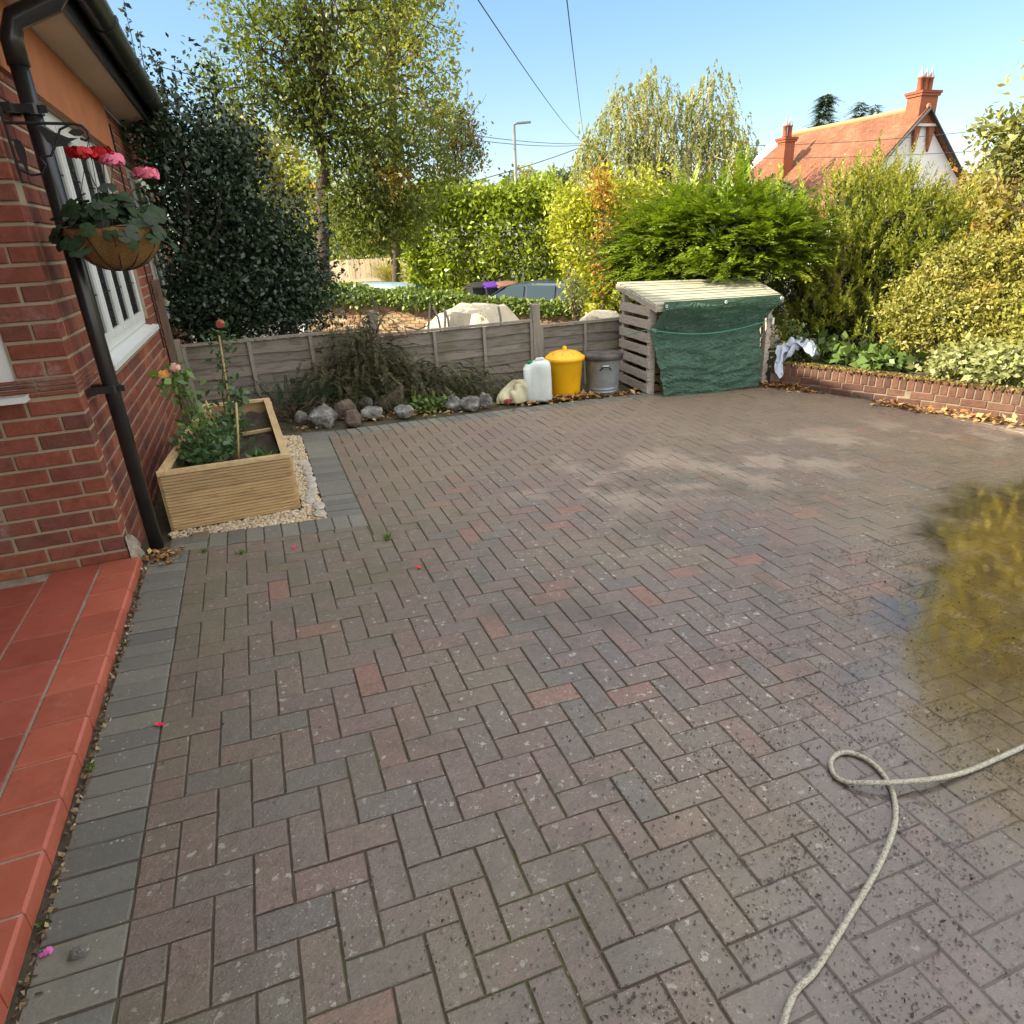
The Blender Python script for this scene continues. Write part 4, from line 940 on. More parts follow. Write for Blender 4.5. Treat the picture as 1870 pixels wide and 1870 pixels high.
# logs: each a thing
LOGB = plain('log_bark', (.14, .09, .055), (.07, .045, .03), 20, .9, .8, .01); LOGE = plain('log_end', (.36, .22, .11), (.24, .14, .07), 24, .85, .3)
g = np.random.default_rng(73); k = 0; logs = []
for row in range(9):
    for cidx in range(2):
        r = .05+g.uniform(0, .018); x = 4.80+cidx*.115+g.normal()*.008; z = gz(x, 5.3)+.055+row*.105; y0 = 5.29+g.uniform(0, .03)
        if z > .68: continue
        t = thing('split_log', 'split log with pale cut end stacked inside the left post of the store', 'log', (x, y0, z), 'split logs stacked in the log store')
        mb = MB(); n_ = 9; ph = g.uniform(0, 6.28); pr = [(r*(1+.18*g.normal())*math.cos(2*math.pi*i/n_+ph), r*(1+.18*g.normal())*math.sin(2*math.pi*i/n_+ph)) for i in range(n_)]
        mb.add([(x+a, y0+.004, z+b) for a, b in pr]+[(x+a, y0+.34, z+b) for a, b in pr], [(i, (i+1) % n_, n_+(i+1) % n_, n_+i) for i in range(n_)]+[tuple(range(n_, 2*n_))]); mb.build('bark', LOGB, t)
        mb = MB(); mb.add([(x+a, y0, z+b) for a, b in pr]+[(x+a, y0+.006, z+b) for a, b in pr], [tuple(range(n_-1, -1, -1))]+[(i, (i+1) % n_, n_+(i+1) % n_, n_+i) for i in range(n_)]); mb.build('cut_end', LOGE, t)
for row in range(8):                                  # logs seen side-on through the left slats
    for cidx in range(3):
        y = 5.68+cidx*.11; z = gz(4.8, y)+.055+row*.108; r = .047
        if z > .8: continue
        mb = MB(); mb.tube([(4.80+g.uniform(0, .02), y, z), (5.1, y, z)], r, 9)
        tag(mb.build('split_log', LOGB if (row+cidx) % 3 else LOGE), 'split log lying behind the side slats of the log store', 'log', 'split logs behind the side slats')
# tarpaulin
TARP = Mt('green_tarpaulin'); P_ = TARP.pos()
wv = TARP.noise(5, 3, .5, TARP.mapv((1.2, 1.2, 5))); f2 = TARP.noise(26, 6, .65, TARP.mapv((.6, .6, 1.6)), 1.2)
tc = TARP.ramp(TARP.noise(7, 6, .65, None, 1.0), [(.3, (.085, .185, .13)), (.7, (.15, .29, .215))]); TARP.set(Base_Color=tc, Roughness=.36); TARP.bump(TARP.math('ADD', f2, TARP.math('MULTIPLY', wv, .7)), 1.0, .075)
tr = TARP.n('BsdfTranslucent'); tr.inputs['Color'].default_value = (.05, .2, .1, 1); mx = TARP.n('MixShader'); mx.inputs[0].default_value = .15; TARP.nt.links.new(TARP.b.outputs[0], mx.inputs[1]); TARP.nt.links.new(tr.outputs[0], mx.inputs[2]); TARP.nt.links.new(mx.outputs[0], TARP.out.inputs['Surface']); TARP = TARP.m
def lerp_path(pts, t, smooth=False):
    for (t0, *a), (t1, *b) in zip(pts, pts[1:]):
        if t <= t1: f = (t-t0)/(t1-t0); f = f*f*(3-2*f) if smooth else f; return [x+(y-x)*f for x, y in zip(a, b)]
    return list(pts[-1][1:])
g = np.random.default_rng(77)
TL = [(0, 4.725, 5.062, .838), (.06, 4.722, 5.055, .76), (.24, 4.655, 5.195, .53), (.3, 4.66, 5.185, .47), (.6, 4.715, 5.09, .12), (1, 4.765, 5.03, -.225)]
TR_ = [(0, 6.33, 5.075, .80), (.06, 6.325, 5.068, .735), (.24, 6.16, 5.2, .49), (.3, 6.155, 5.19, .43), (.6, 6.145, 5.12, .1), (1, 6.13, 5.09, -.235)]
def tarpf(s, t):
    a = np.array(lerp_path(TL, t)); b = np.array(lerp_path(TR_, t)); p = a*(1-s)+b*s; e = math.sin(math.pi*s)
    up = t < .24; k = min(t/.06, 1)
    if .06 < t < .4: p[1] += .15*e**.6*(math.sin(math.pi/2*(t-.06)/.18) if t < .24 else (1-(t-.24)/.16)**2)
    p[2] -= .075*e*min(max((t-.05)/.19, 0), 1)*(1 if t < .4 else max(0, 1-(t-.4)/.6)*.9)
    sw = (.010*math.sin(38*t+3*math.sin(s*7))+.006*math.sin(71*t+5*s+2*math.sin(11*s))+.008*math.sin(9*s+14*t))*k
    if .06 < t < .24: sw += .010*math.sin(60*(t-.06)+9*abs(s-.5)**1.2)
    if t > .3: sw += .018*math.sin(s*26)*max(0, .14-s)/.14+.02*math.sin(t*9)*(1-s)*.3
    X_, Z_ = s*1.6, t*1.05; q1 = math.sin(61*Z_+6*math.sin(7*X_+2*math.sin(9*Z_))+2*math.sin(23*X_)); q2 = math.sin(97*Z_+5*math.sin(17*X_)+3*math.sin(31*X_+9*Z_)); q3 = math.sin(70*X_+4*math.sin(40*Z_))
    sw += (.0058*(1-abs(q1))**.8*2+.0035*q2+.002*q3-.005)*k
    p[1] += sw; p[0] += .006*math.sin(t*23)*(1 if s in (0, 1) else 0)
    return tuple(p)
mb = MB(); mb.grid(tarpf, 150, 190); tp = mb.build('tarpaulin', TARP, None, True); tag(tp, 'green tarpaulin hung over the front of the log store', 'tarpaulin')
for s in (.02, .5, .985):
    x, y, z = tarpf(s, .035); mb = MB(); mb.tube([(x+.012*math.cos(a), y-.008, z+.014*math.sin(a)) for a in np.linspace(0, 2*math.pi, 13)], .005, 6); mb.build('eyelet', WHITE, tp)
CORD = plain('green_cord', (.08, .32, .22)); mb = MB(); pts = [(4.52, 5.55, .45), (4.62, 5.3, .52), (4.66, 5.195, .545)]+[(4.66+1.49*s, 5.172-.004, .535-.045*s-.078*math.sin(math.pi*s)) for s in np.linspace(.04, 1, 14)]+[(6.32, 5.2, .52)]
mb.tube(pts, .006, 6); tag(mb.build('cord', CORD), 'thin green cord tied across the tarpaulin', 'cord')
mb = MB(); mb.box((6.335, 5.2, .49), (.03, .02, .075)); tag(mb.build('white_tag', WHITE), 'small white tag tied at the right post of the log store', 'tag')

# ------------------------------------------------------------------ low curved garden wall
gw = thing('garden_wall', 'low curved brick wall edging the shrub bed', 'wall', (7, 4, -.33))
GWB = brickmat('garden_wall_brick', [(0, (.085, .044, .034)), (.4, (.125, .06, .042)), (.8, (.155, .078, .052)), (1, (.07, .045, .04))], stain=(.16, .11, .07))
def walk(pts, step):
    P = [np.array(p) for p in pts]; out = []; s = 0; seg = 0; acc = 0
    tot = sum(np.linalg.norm(b-a) for a, b in zip(P, P[1:])); d = 0
    while d < tot:
        q = d
        for a, b in zip(P, P[1:]):
            L = np.linalg.norm(b-a)
            if q <= L: out.append((a+(b-a)*q/L, (b-a)/L)); break
            q -= L
        d += step
    return out
WP = WALLPTS[1:]
g = np.random.default_rng(81); mb = MB(); core = MB()
def gwplace(mb, step, off, zc, H, D):
    for p, e in walk(WP, step)[:-1]:
        p = p+e*(step/2+off); n_ = np.array([e[1], -e[0]]); n_ = n_ if n_@np.array([-1, -.5]) > 0 else -n_
        ex = np.array([e[0], e[1], 0]); ez = np.array([n_[0], n_[1], 0]); z = gz(*p)+zc
        mb.bevbox((p[0]+n_[0]*g.normal()*.001, p[1]+n_[1]*g.normal()*.001, z), ex, np.array([0, 0, 1.]), ez, step-.012, H, D, .005)
gwplace(mb, .235, 0, .032, .07, .1); gwplace(mb, .235, .117, .115, .07, .1)
for p, e in walk(WP, .078)[:-1]:                     # brick-on-edge coping
    p = p+e*.039; n_ = np.array([e[1], -e[0]]); n_ = n_ if n_@np.array([-1, -.5]) > 0 else -n_
    q = p-n_*.108; ex = np.array([e[0], e[1], 0]); ez = np.array([n_[0], n_[1], 0])
    mb.bevbox((p[0], p[1], gz(*p)+.223+g.normal()*.002), ex, np.array([0, 0, 1.]), ez, .066, .135, .215, .006)
mb.build('brickwork', GWB, gw)
mb = MB()
for p, e in walk(WP, .2)[:-1]:
    p = p+e*.1; n_ = np.array([e[1], -e[0]]); n_ = n_ if n_@np.array([-1, -.5]) > 0 else -n_
    q = p-n_*.105; mb.box((q[0], q[1], gz(*p)+.095), (.203, .194, .32), rz=math.atan2(e[1], e[0]))
mb.build('mortar', plain('wall_mortar', (.24, .20, .15), (.15, .12, .09), 14, .95, .5), gw)
MOSS = leafmat('moss', (.10, .09, .02), (.22, .17, .03), trans=.1)
g = np.random.default_rng(83); n = 2600; ys_ = g.uniform(.5, 5.1, n); P = np.array([[wall_x(y)-.1+g.uniform(-.09, .12), y, 0] for y in ys_]); P[:, 2] = [gz(x-.1, y)+.292 for x, y in P[:, :2]]
A, B = leaf_dirs(n, rvec(n, g), g, .022, .8, .6, -.2); o = leafmesh('moss', P, A, B, MOSS); o['kind'] = 'stuff'; tag(o, 'yellowish moss along the top of the low wall', 'moss')
SACKM = plain('pale_blue_polythene', (.36, .42, .55), (.48, .53, .62), 9, .35, .3, .01)
def sheet():
    g = np.random.default_rng(87); o = np.array([6.47, 5.12, .02])
    def fn(s, t):
        x = -.12+.5*s+.04*math.sin(9*t+4*s); y = .1*math.sin(6*s)*t-.03*s
        z = .04+.18*math.sin(2.4*s+.3)-(.30*max(0, .42-s)/.42)*(t)-.10*t*s+.04*math.sin(14*s+8*t)+.028*math.sin(23*s-11*t)+.012*math.sin(40*s+33*t)
        return (o[0]+x, o[1]+y-.13*t+.03*math.sin(17*s+6*t), o[2]+z)
    mb = MB(); mb.grid(fn, 44, 34); return tag(mb.build('plastic_sheet', SACKM, None, True), 'crumpled pale blue plastic sheeting slumped over the end of the low wall', 'plastic sheet')
sheet()
# ------------------------------------------------------------------ hose
HOSE = Mt('braided_hose'); f = HOSE.noise(150, 6, .8); hc = HOSE.ramp(f, [(.40, (.12, .115, .09)), (.50, (.34, .325, .26)), (.7, (.50, .48, .39))]); HOSE.set(Base_Color=hc, Roughness=.4); HOSE.bump(HOSE.noise(200, 3), .3, .003); HOSE = HOSE.m
hp = [(1.20, -.75), (1.442, -.573), (1.561, -.533), (1.711, -.472), (1.923, -.382), (2.077, -.303), (2.156, -.246), (2.213, -.185), (2.247, -.123), (2.256, -.061), (2.235, -.012), (2.193, .007), (2.144, -.005), (2.111, -.033), (2.094, -.074), (2.109, -.109), (2.16, -.148), (2.243, -.18), (2.359, -.204), (2.5, -.211), (2.67, -.203), (2.85, -.194), (3.1, -.18), (3.6, -.2), (4.4, -.4), (5.4, -.9), (6.6, -1.8), (7.6, -2.9), (8.2, -3.4)]
def cr(P, n=5):
    P = [np.array(p, float) for p in P]; P = [2*P[0]-P[1]]+P+[2*P[-1]-P[-2]]; out = []
    for i in range(1, len(P)-2):
        for k in range(n):
            t = k/n; out.append(.5*((2*P[i])+(P[i+1]-P[i-1])*t+(2*P[i-1]-5*P[i]+4*P[i+1]-P[i+2])*t*t+(3*P[i]-P[i-1]-3*P[i+1]+P[i+2])*t**3))
    return out+[P[-2]]
hz = [.0]*len(hp)
for i, q in ((14, .0), (15, .006), (16, .022), (17, .026), (18, .020), (19, .006)): hz[i] = q
pts = cr([(x, y, gz(x, y)+.009+z) for (x, y), z in zip(hp, hz)]); mb = MB(); mb.tube(pts, .0085, 14); tag(mb.build('garden_hose', HOSE, None, True), 'speckled grey garden hose with a loop lying on the wet paving', 'hose')
# mud flecks, petals, stray bits
MUD = pebble('mud_fleck', [(0, (.02, .017, .014)), (.5, (.05, .04, .033)), (.86, (.10, .08, .06)), (.97, (.24, .20, .14)), (1, (.4, .37, .3))], .5)
def flecks():
    g = np.random.default_rng(91); P = []
    while len(P) < 24000:
        x, y = g.uniform(.2, 3.9), g.uniform(-.95, 1.3); s = (x-4.76)*.552-(y-1.79)*.834
        if s < -.35+g.normal()*.3: continue
        nse = math.sin(x*7.3+2*math.sin(y*6))*math.sin(y*8.1+1.5*math.sin(x*5))+.7*math.sin((x+y*.6)*27+2*math.sin(y*9))*math.sin(y*33+x*11)
        if g.uniform() > (.25+.6*max(nse, 0))*min(1, 1.1-.18*max(0, x-2.4)): continue
        P.append((x, y, gz(x, y)+.002))
    P = np.array(P); n = len(P); A = unit(rvec(n, g)*np.array([1, 1, .35])); B = unit(np.cross(unit(rvec(n, g)*.4+np.array([0, 0, 1])), A)); L = np.clip(np.exp(g.normal(size=n)*.6)*.0052, .0016, .02); asp_ = g.uniform(.14, .6, n)*np.clip(.008/L, .35, 1)
    o = leafmesh('mud_flecks', P, A*L[:, None], B*(L*asp_)[:, None], MUD, None, .6); o['kind'] = 'stuff'; tag(o, 'dark mud and plant debris washed over the wet paving', 'debris')
    P = g.uniform((0, -1, 0), (6.3, 5, 0), (1500, 3)); P[:, 2] = gz(P[:, 0], P[:, 1])+.001; n = len(P); A = unit(rvec(n, g)*np.array([1, 1, .25])); B = unit(np.cross(unit(rvec(n, g)*.4+np.array([0, 0, 1])), A)); L = np.clip(np.exp(g.normal(size=n)*.5)*.0055, .002, .014)
    o = leafmesh('paving_debris', P, A*L[:, None], B*(L*.4)[:, None], MUD, None, .5); o['kind'] = 'stuff'; tag(o, 'tiny crumbs and bits scattered over the dry paving', 'debris')
    x = -.215; n = 700; P = np.zeros((n, 3)); P[:, 0] = -.212+np.abs(g.normal(size=n))*.012; P[:, 1] = g.uniform(-1.3, 2.4, n); P[:, 2] = gz(P[:, 0], P[:, 1])+.004; A = unit(rvec(n, g)); B = unit(np.cross(rvec(n, g), A)); L = g.uniform(.008, .024, n)
    o = leafmesh('step_debris', P, A*L[:, None], B*(L*.35)[:, None], pebble('seam_debris', [(0, (.05, .035, .02)), (.6, (.16, .11, .06)), (1, (.4, .33, .2))]), None, .5); o['kind'] = 'stuff'; tag(o, 'dry debris caught along the foot of the porch step', 'debris')
flecks()
PET = plain('fallen_petal', (.75, .03, .07)); PETP = plain('pink_fallen_petal', (.65, .14, .45))
for u, v, m, lb in ((536, 1002, PET, 'red petal on the paving near the pine planter'), (762, 1037, PET, 'red petal on the paving farthest from the house'), (289, 1326, PET, 'red petal lying on the charcoal edging'), (79, 1746, PETP, 'mauve petal lying beside the porch step')):
    p = gp(u, v); mb = MB(); rg = np.random.default_rng(u)
    for k in range(3): roundleaf(mb, p+np.array([k*.006, rg.normal()*.004, .008]), np.array([0, 0, 1])+rg.normal(size=3)*.3, .010, rg)
    tag(mb.build('petal', m, None, True), lb, 'petal', 'fallen petals on the paving')
p = gp(145, 1745); mb = MB(); mb.rock(p+np.array([0, 0, .01]), (.024, .014, .014), 5, 1, .6); tag(mb.build('stone_chip', ROCKM), 'grey stone chip on the charcoal edging', 'stone')
WEED = leafmat('paving_weed', (.05, .12, .02), (.12, .2, .03))
for u, v, s, lb in ((710, 985, .055, 'bright green grass tuft in the paving joint'), (440, 1012, .04, 'small grey green weed in the paving below the planter'), (372, 1008, .03, 'tiny sprig in the edging below the planter corner'), (165, 1405, .03, 'tiny green seedling at the foot of the porch step'), (80, 1690, .03, 'yellow green leaf at the foot of the porch step')):
    p = gp(u, v); rg = np.random.default_rng(u); n = 26; d = unit(rvec(n, rg)*np.array([1, 1, .3])+np.array([0, 0, .7])); A = d*s*rg.uniform(.5, 1.1, (n, 1)); B = unit(np.cross(d, rvec(n, rg)))*s*.07
    tag(leafmesh('weed', np.tile(p, (n, 1))+rg.normal(size=(n, 3))*.006*np.array([1, 1, 0]), A, B, WEED), lb, 'weed')

# ------------------------------------------------------------------ vegetation and street beyond
def plant(name, label, cat, base, group=None): return thing(name, label, cat, tuple(base), group)
def blob(u, v, d, ru, rv, rd=None, wgt=1.0):
    'ellipsoid seen at pixel (u, v), distance d, with radii in photo pixels'
    k = math.hypot(*(at(u, v, d)-CAM)[:2])*1.0; dep = float((at(u, v, d)-CAM)@CF); c = at(u, v, d)
    return (*c, ru*dep/FPX, (rd or ru)*dep/FPX, rv*dep/FPX, wgt)
HOLLY = leafmat('holly_leaf', (.018, .04, .02), (.045, .075, .035), trans=.08, rough=.32, spec=.5)
CONB = leafmat('dry_conifer', (.06, .07, .03), (.11, .105, .05), (.13, .08, .04), .55, .7, 1.5, trans=.1, rough=.7)
JUN = leafmat('juniper', (.03, .055, .03), (.055, .085, .05), trans=.12, rough=.6)
CYP = leafmat('cypress_leaf', (.10, .18, .015), (.27, .34, .03), (.34, .34, .03), .52, .7, .9, trans=.22)
YEW = leafmat('yew_leaf', (.15, .18, .025), (.30, .32, .045), (.34, .31, .06), .55, .7, 1.1, trans=.32)
YSH = leafmat('golden_shrub_leaf', (.17, .18, .035), (.36, .33, .075), (.33, .25, .05), .55, .7, 1.3, trans=.3)
LAUR = leafmat('laurel_leaf', (.13, .19, .015), (.29, .35, .03), (.34, .28, .03), .62, .75, .6, trans=.3, rough=.35)
LAURD = leafmat('bright_hedge_leaf', (.24, .27, .02), (.42, .43, .04), (.45, .33, .04), .6, .72, .8, trans=.35)
ORNG = leafmat('orange_leaf', (.30, .12, .025), (.42, .26, .04), trans=.35)
OAK = leafmat('big_tree_leaf', (.075, .11, .022), (.17, .20, .035), (.36, .23, .04), .6, .72, .9, trans=.4)
YTR = leafmat('yellow_green_tree_leaf', (.20, .23, .03), (.36, .36, .045), (.42, .25, .05), .62, .74, .8, trans=.45)
BIRCH = leafmat('birch_leaf', (.17, .19, .055), (.30, .30, .10), (.30, .25, .07), .55, .7, .4, trans=.4)
IVY = leafmat('ivy_leaf', (.09, .15, .03), (.23, .29, .07), (.30, .26, .07), .6, .75, 1.5, trans=.2)
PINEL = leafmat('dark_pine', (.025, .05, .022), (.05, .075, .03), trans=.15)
FARL = leafmat('far_tree_leaf', (.06, .09, .03), (.11, .14, .045), trans=.3)
LDK = leafmat('lobed_leaf', (.07, .13, .03), (.13, .19, .045), trans=.2)
def roots(mb, base, C, g, k, r0=.03, r1=.008):
    for c in C[g.choice(len(C), min(k, len(C)), replace=False)]: limb(mb, base, c, r0, r1, g)
# --- dried conifer heap and juniper in front of the fence
t = plant('conifer_heap', 'heap of dark drying conifer branches piled against the fence', 'branches', (1.8, 5.8, -.1)); g = np.random.default_rng(101)
bl = [(1.62, 5.92, .12, .45, .22, .84), (1.75, 5.86, .0, .62, .28, .55), (2.2, 5.8, -.02, .6, .3, .42), (2.75, 5.85, -.1, .5, .24, .36), (1.2, 5.8, .05, .42, .26, .42), (1.45, 5.7, -.05, .6, .3, .4)]
C, d = blob_points(bl, 4600, g, .4); k = C[:, 2] > -.1; C, d = C[k], d[k]; k = C[:, 1] < 6.12; C, d = C[k], d[k]
D = d*np.array([1.0, .8, .15])+.5*rvec(len(C), g)+np.array([.05, -.35, -.25])
sprays('branchlets', CONB, C, D, .21, 30, .037, .42, t, 102, .7, -.75, True, lambda P: (P[:, 1] < 6.15) & (P[:, 2] > -.14))
mb = MB()
for c, dd in zip(C[:170], D[:170]): mb.tube([c-unit(dd)*.1, c+unit(dd)*.08+np.array([0, 0, -.01]), c+unit(dd)*.2+np.array([0, 0, -.05])], [.005, .0035, .0015], 5)
for q in [((1.7, 5.9, .5), (1.72, 5.98, .86)), ((1.6, 5.85, .5), (1.95, 5.95, .92)), ((1.9, 5.95, .6), (2.35, 5.98, .72))]: limb(mb, *q, .014, .006, g)
mb.build('twigs', TWIG, t)
t = plant('juniper', 'feathery grey green juniper behind the raised planter', 'shrub', (.75, 5.35, 0)); g = np.random.default_rng(103)
C, d = blob_points([(.72, 5.45, .02, .38, .35, .34), (.98, 5.62, .0, .25, .25, .3)], 190, g, .3); k = C[:, 2] > -.02; C, d = C[k], d[k]
sprays('fronds', JUN, C, d+np.array([0, -.3, .4]), .26, 30, .04, .28, t, 104, .7, -.25)
mb = MB()
for c in C[:40]: limb(mb, (.75, 5.5, -.02), c, .008, .003, g, 4)
mb.build('stems', TWIG, t)
t = plant('ground_ivy', 'bright green leafy ground cover among the boulders', 'plant', (2.2, 5.35, -.1)); p = gp(790, 752); q = gp(735, 748)
foliage('leaves', LDK, [(p[0], p[1]+.12, p[2]+.05, .22, .12, .09), (q[0], q[1]+.12, q[2]+.03, .15, .1, .06)], 130, 4, .03, .05, .75, t, 105, .2, 1.2)
# --- holly beside the house
t = plant('holly', 'tall dense dark evergreen holly between the house and the big tree', 'shrub', (.75, 6.95, -.3)); g = np.random.default_rng(111)
bl = [blob(330, 350, 8.2, 115, 165, 95), blob(445, 460, 8.2, 130, 140, 100), blob(545, 500, 8.1, 62, 95, 60), blob(400, 270, 8.2, 75, 60, 70, .8), blob(280, 250, 8.0, 45, 90, 45, .8), blob(400, 560, 8.2, 150, 60, 90), blob(350, 560, 8.2, 60, 90, 60)]
for bx in range(len(bl)): b = list(bl[bx]); b[0] = max(b[0], -.2+b[3]*.8); bl[bx] = tuple(b)
kp = lambda P: (P[:, 0] > -.24) & (P[:, 1] > 6.28)
o, C = foliage('leaves', HOLLY, bl, 4200, 9, .075, .052, .6, t, 112, .35, .5, lump=.28, keep=kp)
mb = MB()
for (u0, v0, u1, v1) in ((395, 610, 345, 330), (545, 615, 520, 450), (400, 610, 440, 420)): limb(mb, at(u0, v0+110, 8.2), at(u1, v1, 8.2), .075, .02, g)
roots(mb, at(395, 600, 8.2), C, g, 30); mb.build('trunk', BARK, t)
P_, Q_ = [], []
for (u0, v0, u1, v1) in ((265, 230, 226, 5), (290, 200, 252, 60), (300, 210, 292, 110), (330, 230, 318, 140), (285, 240, 262, 130), (350, 250, 372, 190), (420, 270, 430, 220), (470, 330, 500, 300), (560, 430, 600, 400), (310, 190, 275, 90)):
    a, b = at(u0, v0, 8.1), at(u1, v1, 8.1)
    sm = MB(); sm.tube([a, (a+b)/2+g.normal(size=3)*.02, b], [.008, .005, .002], 5); sm.build('shoot', BARK, t)
    for s in np.linspace(0, 1, 26): P_.append(a+(b-a)*s+g.normal(size=3)*.024*(1.15-s)); Q_.append(unit(b-a)*.5+rvec(1, g)[0])
P_, Q_ = np.repeat(np.array(P_), 2, 0), np.repeat(np.array(Q_), 2, 0); A, B = leaf_dirs(len(P_), unit(Q_), g, .055, .55, .4); leafmesh('shoot_leaves', P_, A, B, HOLLY, t)
# --- big tree and its neighbour
def tree(name, label, base, fork, trunk_r, bl, m, nc, per, cr, size, seed, asp=.5, inner=.3, limbs=40, droop=.25, group=None, path=None, bark=None, cat='tree'):
    t = plant(name, label, cat, base, group); g = np.random.default_rng(seed)
    o, C = foliage('crown', m, bl, nc, per, cr, size, asp, t, seed+1, inner, .4, droop, .25)
    mb = MB(); P = path or [base, (np.array(base)+np.array(fork))/2+g.normal(size=3)*.05, fork]
    mb.tube(P, np.linspace(trunk_r, trunk_r*.6, len(P)), 10, False)
    Pa = [np.array(q) for q in P]
    for c in C[g.choice(len(C), limbs, replace=False)]:
        j = g.integers(max(1, len(Pa)//2), len(Pa)); limb(mb, Pa[j], c, trunk_r*.24, .005, g, 6, .05)
    mb.build('trunk', bark or BARK, t, True); return t
T = lambda u, v, d=11: at(u, v, d)
tree('broadleaf_tree', 'large dark leaved tree with a crooked trunk beyond the holly', (1.75, 9.75, -1.1), T(560, 150), .09,
     [blob(600, 120, 11, 150, 130, 110), blob(440, 165, 11, 75, 60, 60), blob(490, 60, 11, 85, 75, 80), blob(620, -60, 11, 190, 110, 130), blob(660, 250, 11, 110, 85, 90, 1.4), blob(690, 340, 11, 95, 70, 70, 2.2), blob(665, 400, 11.2, 75, 60, 60, 2.2), blob(720, 410, 11.3, 45, 45, 45, 2), blob(540, 200, 11, 70, 60, 60), blob(395, 150, 11, 38, 26, 30, .6), blob(430, 210, 11, 40, 35, 30, .5), blob(425, 20, 11, 45, 30, 30, .5), blob(790, 280, 11, 70, 75, 60)],
     OAK, 2500, 10, .09, .08, 121, .42, .25, 80, path=[T(592, 520), T(590, 400), T(588, 345), T(596, 300), T(578, 250), T(566, 190), T(572, 120), T(590, 40)])
tree('broadleaf_tree', 'taller yellow green tree with a thin straight trunk behind the dark tree', at(722, 560, 23), at(715, 60, 23), .14,
     [blob(720, 60, 23, 100, 100, 90), blob(790, 90, 23, 55, 75, 50, .7), blob(700, 220, 23, 90, 80, 80), blob(640, 100, 23.5, 80, 100, 80), blob(810, 190, 23, 45, 55, 45, .7), blob(745, -60, 23, 110, 80, 90), blob(580, 330, 23.3, 50, 40, 50, .4)],
     YTR, 1200, 9, .16, .14, 131, .45, .2, 60, path=[at(724, 560, 23), at(722, 300, 23), at(716, 150, 23), at(712, 40, 23)])
tree('slender_tree', 'slender half bare tree with orange and green leaves left of the street lamp', at(842, 520, 24), at(832, 250, 24), .05,
     [blob(835, 270, 24, 50, 50, 40), blob(790, 215, 24.3, 40, 45, 40, .6), blob(862, 265, 24, 28, 45, 25, .6), blob(815, 320, 24, 35, 30, 30, .5)], leafmat('mixed_autumn_leaf', (.07, .09, .02), (.13, .14, .03), (.32, .14, .03), .5, .6, 1.4, trans=.35), 430, 8, .15, .125, 141, .45, .1, 30,
     path=[at(842, 520, 24), at(836, 330, 24), at(826, 250, 24), at(845, 200, 24)])
mb = MB(); g = np.random.default_rng(142)
for (u, v) in ((862, 178), (888, 172), (876, 190), (855, 150)): limb(mb, at(838, 250, 24), at(u, v, 24), .012, .004, g, 6, .04)
tag(mb.build('bare_branches', BARK), 'thin bare branches rising right of the slender tree', 'branches')
# --- far yellow trees, hedge and close boarded fence on the left
tree('sunlit_tree', 'bright yellow green trees glimpsed under the dark crown', at(660, 520, 33), at(660, 420, 33), .2, [blob(640, 405, 33, 75, 45, 60), blob(720, 400, 34, 60, 50, 60), blob(560, 380, 35, 60, 60, 60), blob(500, 300, 35, 60, 70, 60), blob(440, 270, 34, 45, 60, 45)], leafmat('sunlit_leaf', (.26, .26, .05), (.36, .34, .08), trans=.4), 1100, 9, .3, .24, 151, .6, .3, 15)
def hedge(name, label, a, b, depth, z0, z1, m, n, size, seed, lump=.25, asp=.55, per=6, cr=.1, cat='hedge', rag=.12):
    a = np.array(a[:2]); b = np.array(b[:2]); e = unit(b-a); L = np.linalg.norm(b-a); nn_ = np.array([e[1], -e[0]]); g = np.random.default_rng(seed)
    t = plant(name, label, cat, (*((a+b)/2), z0)); nc = n; s = g.uniform(0, L, nc); h = g.uniform(0, 1, nc); f = g.choice(4, nc, p=[.5, .27, .13, .1])
    bul = lump*(np.sin(s*2.1+seed)*np.cos(h*5+s)+.6*np.sin(s*4.7)*np.sin(h*8)); dd = np.where(f == 0, -g.uniform(0, .25, nc)+bul, -g.uniform(0, depth, nc)); hh = np.where(f == 1, 1.+g.normal(size=nc)*rag/(z1-z0)*1.0+.03*np.sin(s*3), h)
    s = np.where(f == 2, g.uniform(-.1, .15, nc), np.where(f == 3, L+g.uniform(-.15, .1, nc), s)); dd = np.where((f >= 2), -g.uniform(0, depth, nc), dd)
    hh = np.minimum(hh, 1+.05*np.sin(s*1.9)+.12*rag)
    C = np.stack([a[0]+e[0]*s+nn_[0]*dd, a[1]+e[1]*s+nn_[1]*dd, z0+(z1-z0)*hh], 1)
    out = np.where((f == 0)[:, None], np.array([nn_[0], nn_[1], .3]), np.where((f == 1)[:, None], np.array([0, 0, 1.]), np.where((f == 2)[:, None], np.array([-e[0], -e[1], .3]), np.array([e[0], e[1], .3]))))
    P = np.repeat(C, per, 0)+g.normal(size=(nc*per, 3))*cr; A, B = leaf_dirs(nc*per, unit(np.repeat(out, per, 0)), g, size, asp, .6, 0, .6); leafmesh('foliage', P, A, B, m, t)
    mb = MB()
    for k in range(max(3, int(L*1.2))): p = a+e*(L*(k+.5)/max(3, int(L*1.2)))-nn_*depth*.5; limb(mb, (*p, z0-.1), (*(p+g.normal(size=2)*.2), z0+(z1-z0)*.85), .05, .015, g)
    mb.build('stems', BARK, t); return t
hedge('clipped_hedge', 'dark clipped hedge above the far boarded fence', at(585, 450, 27), at(752, 450, 26.2), 1.2, -.5, 1.78, LAUR, 1300, .13, 161)
bf = thing('boarded_fence', 'pale close boarded fence far off below the clipped hedge', 'fence', tuple(at(680, 520, 25.5)*np.array([1, 1, 0])+np.array([0, 0, -1.1])))
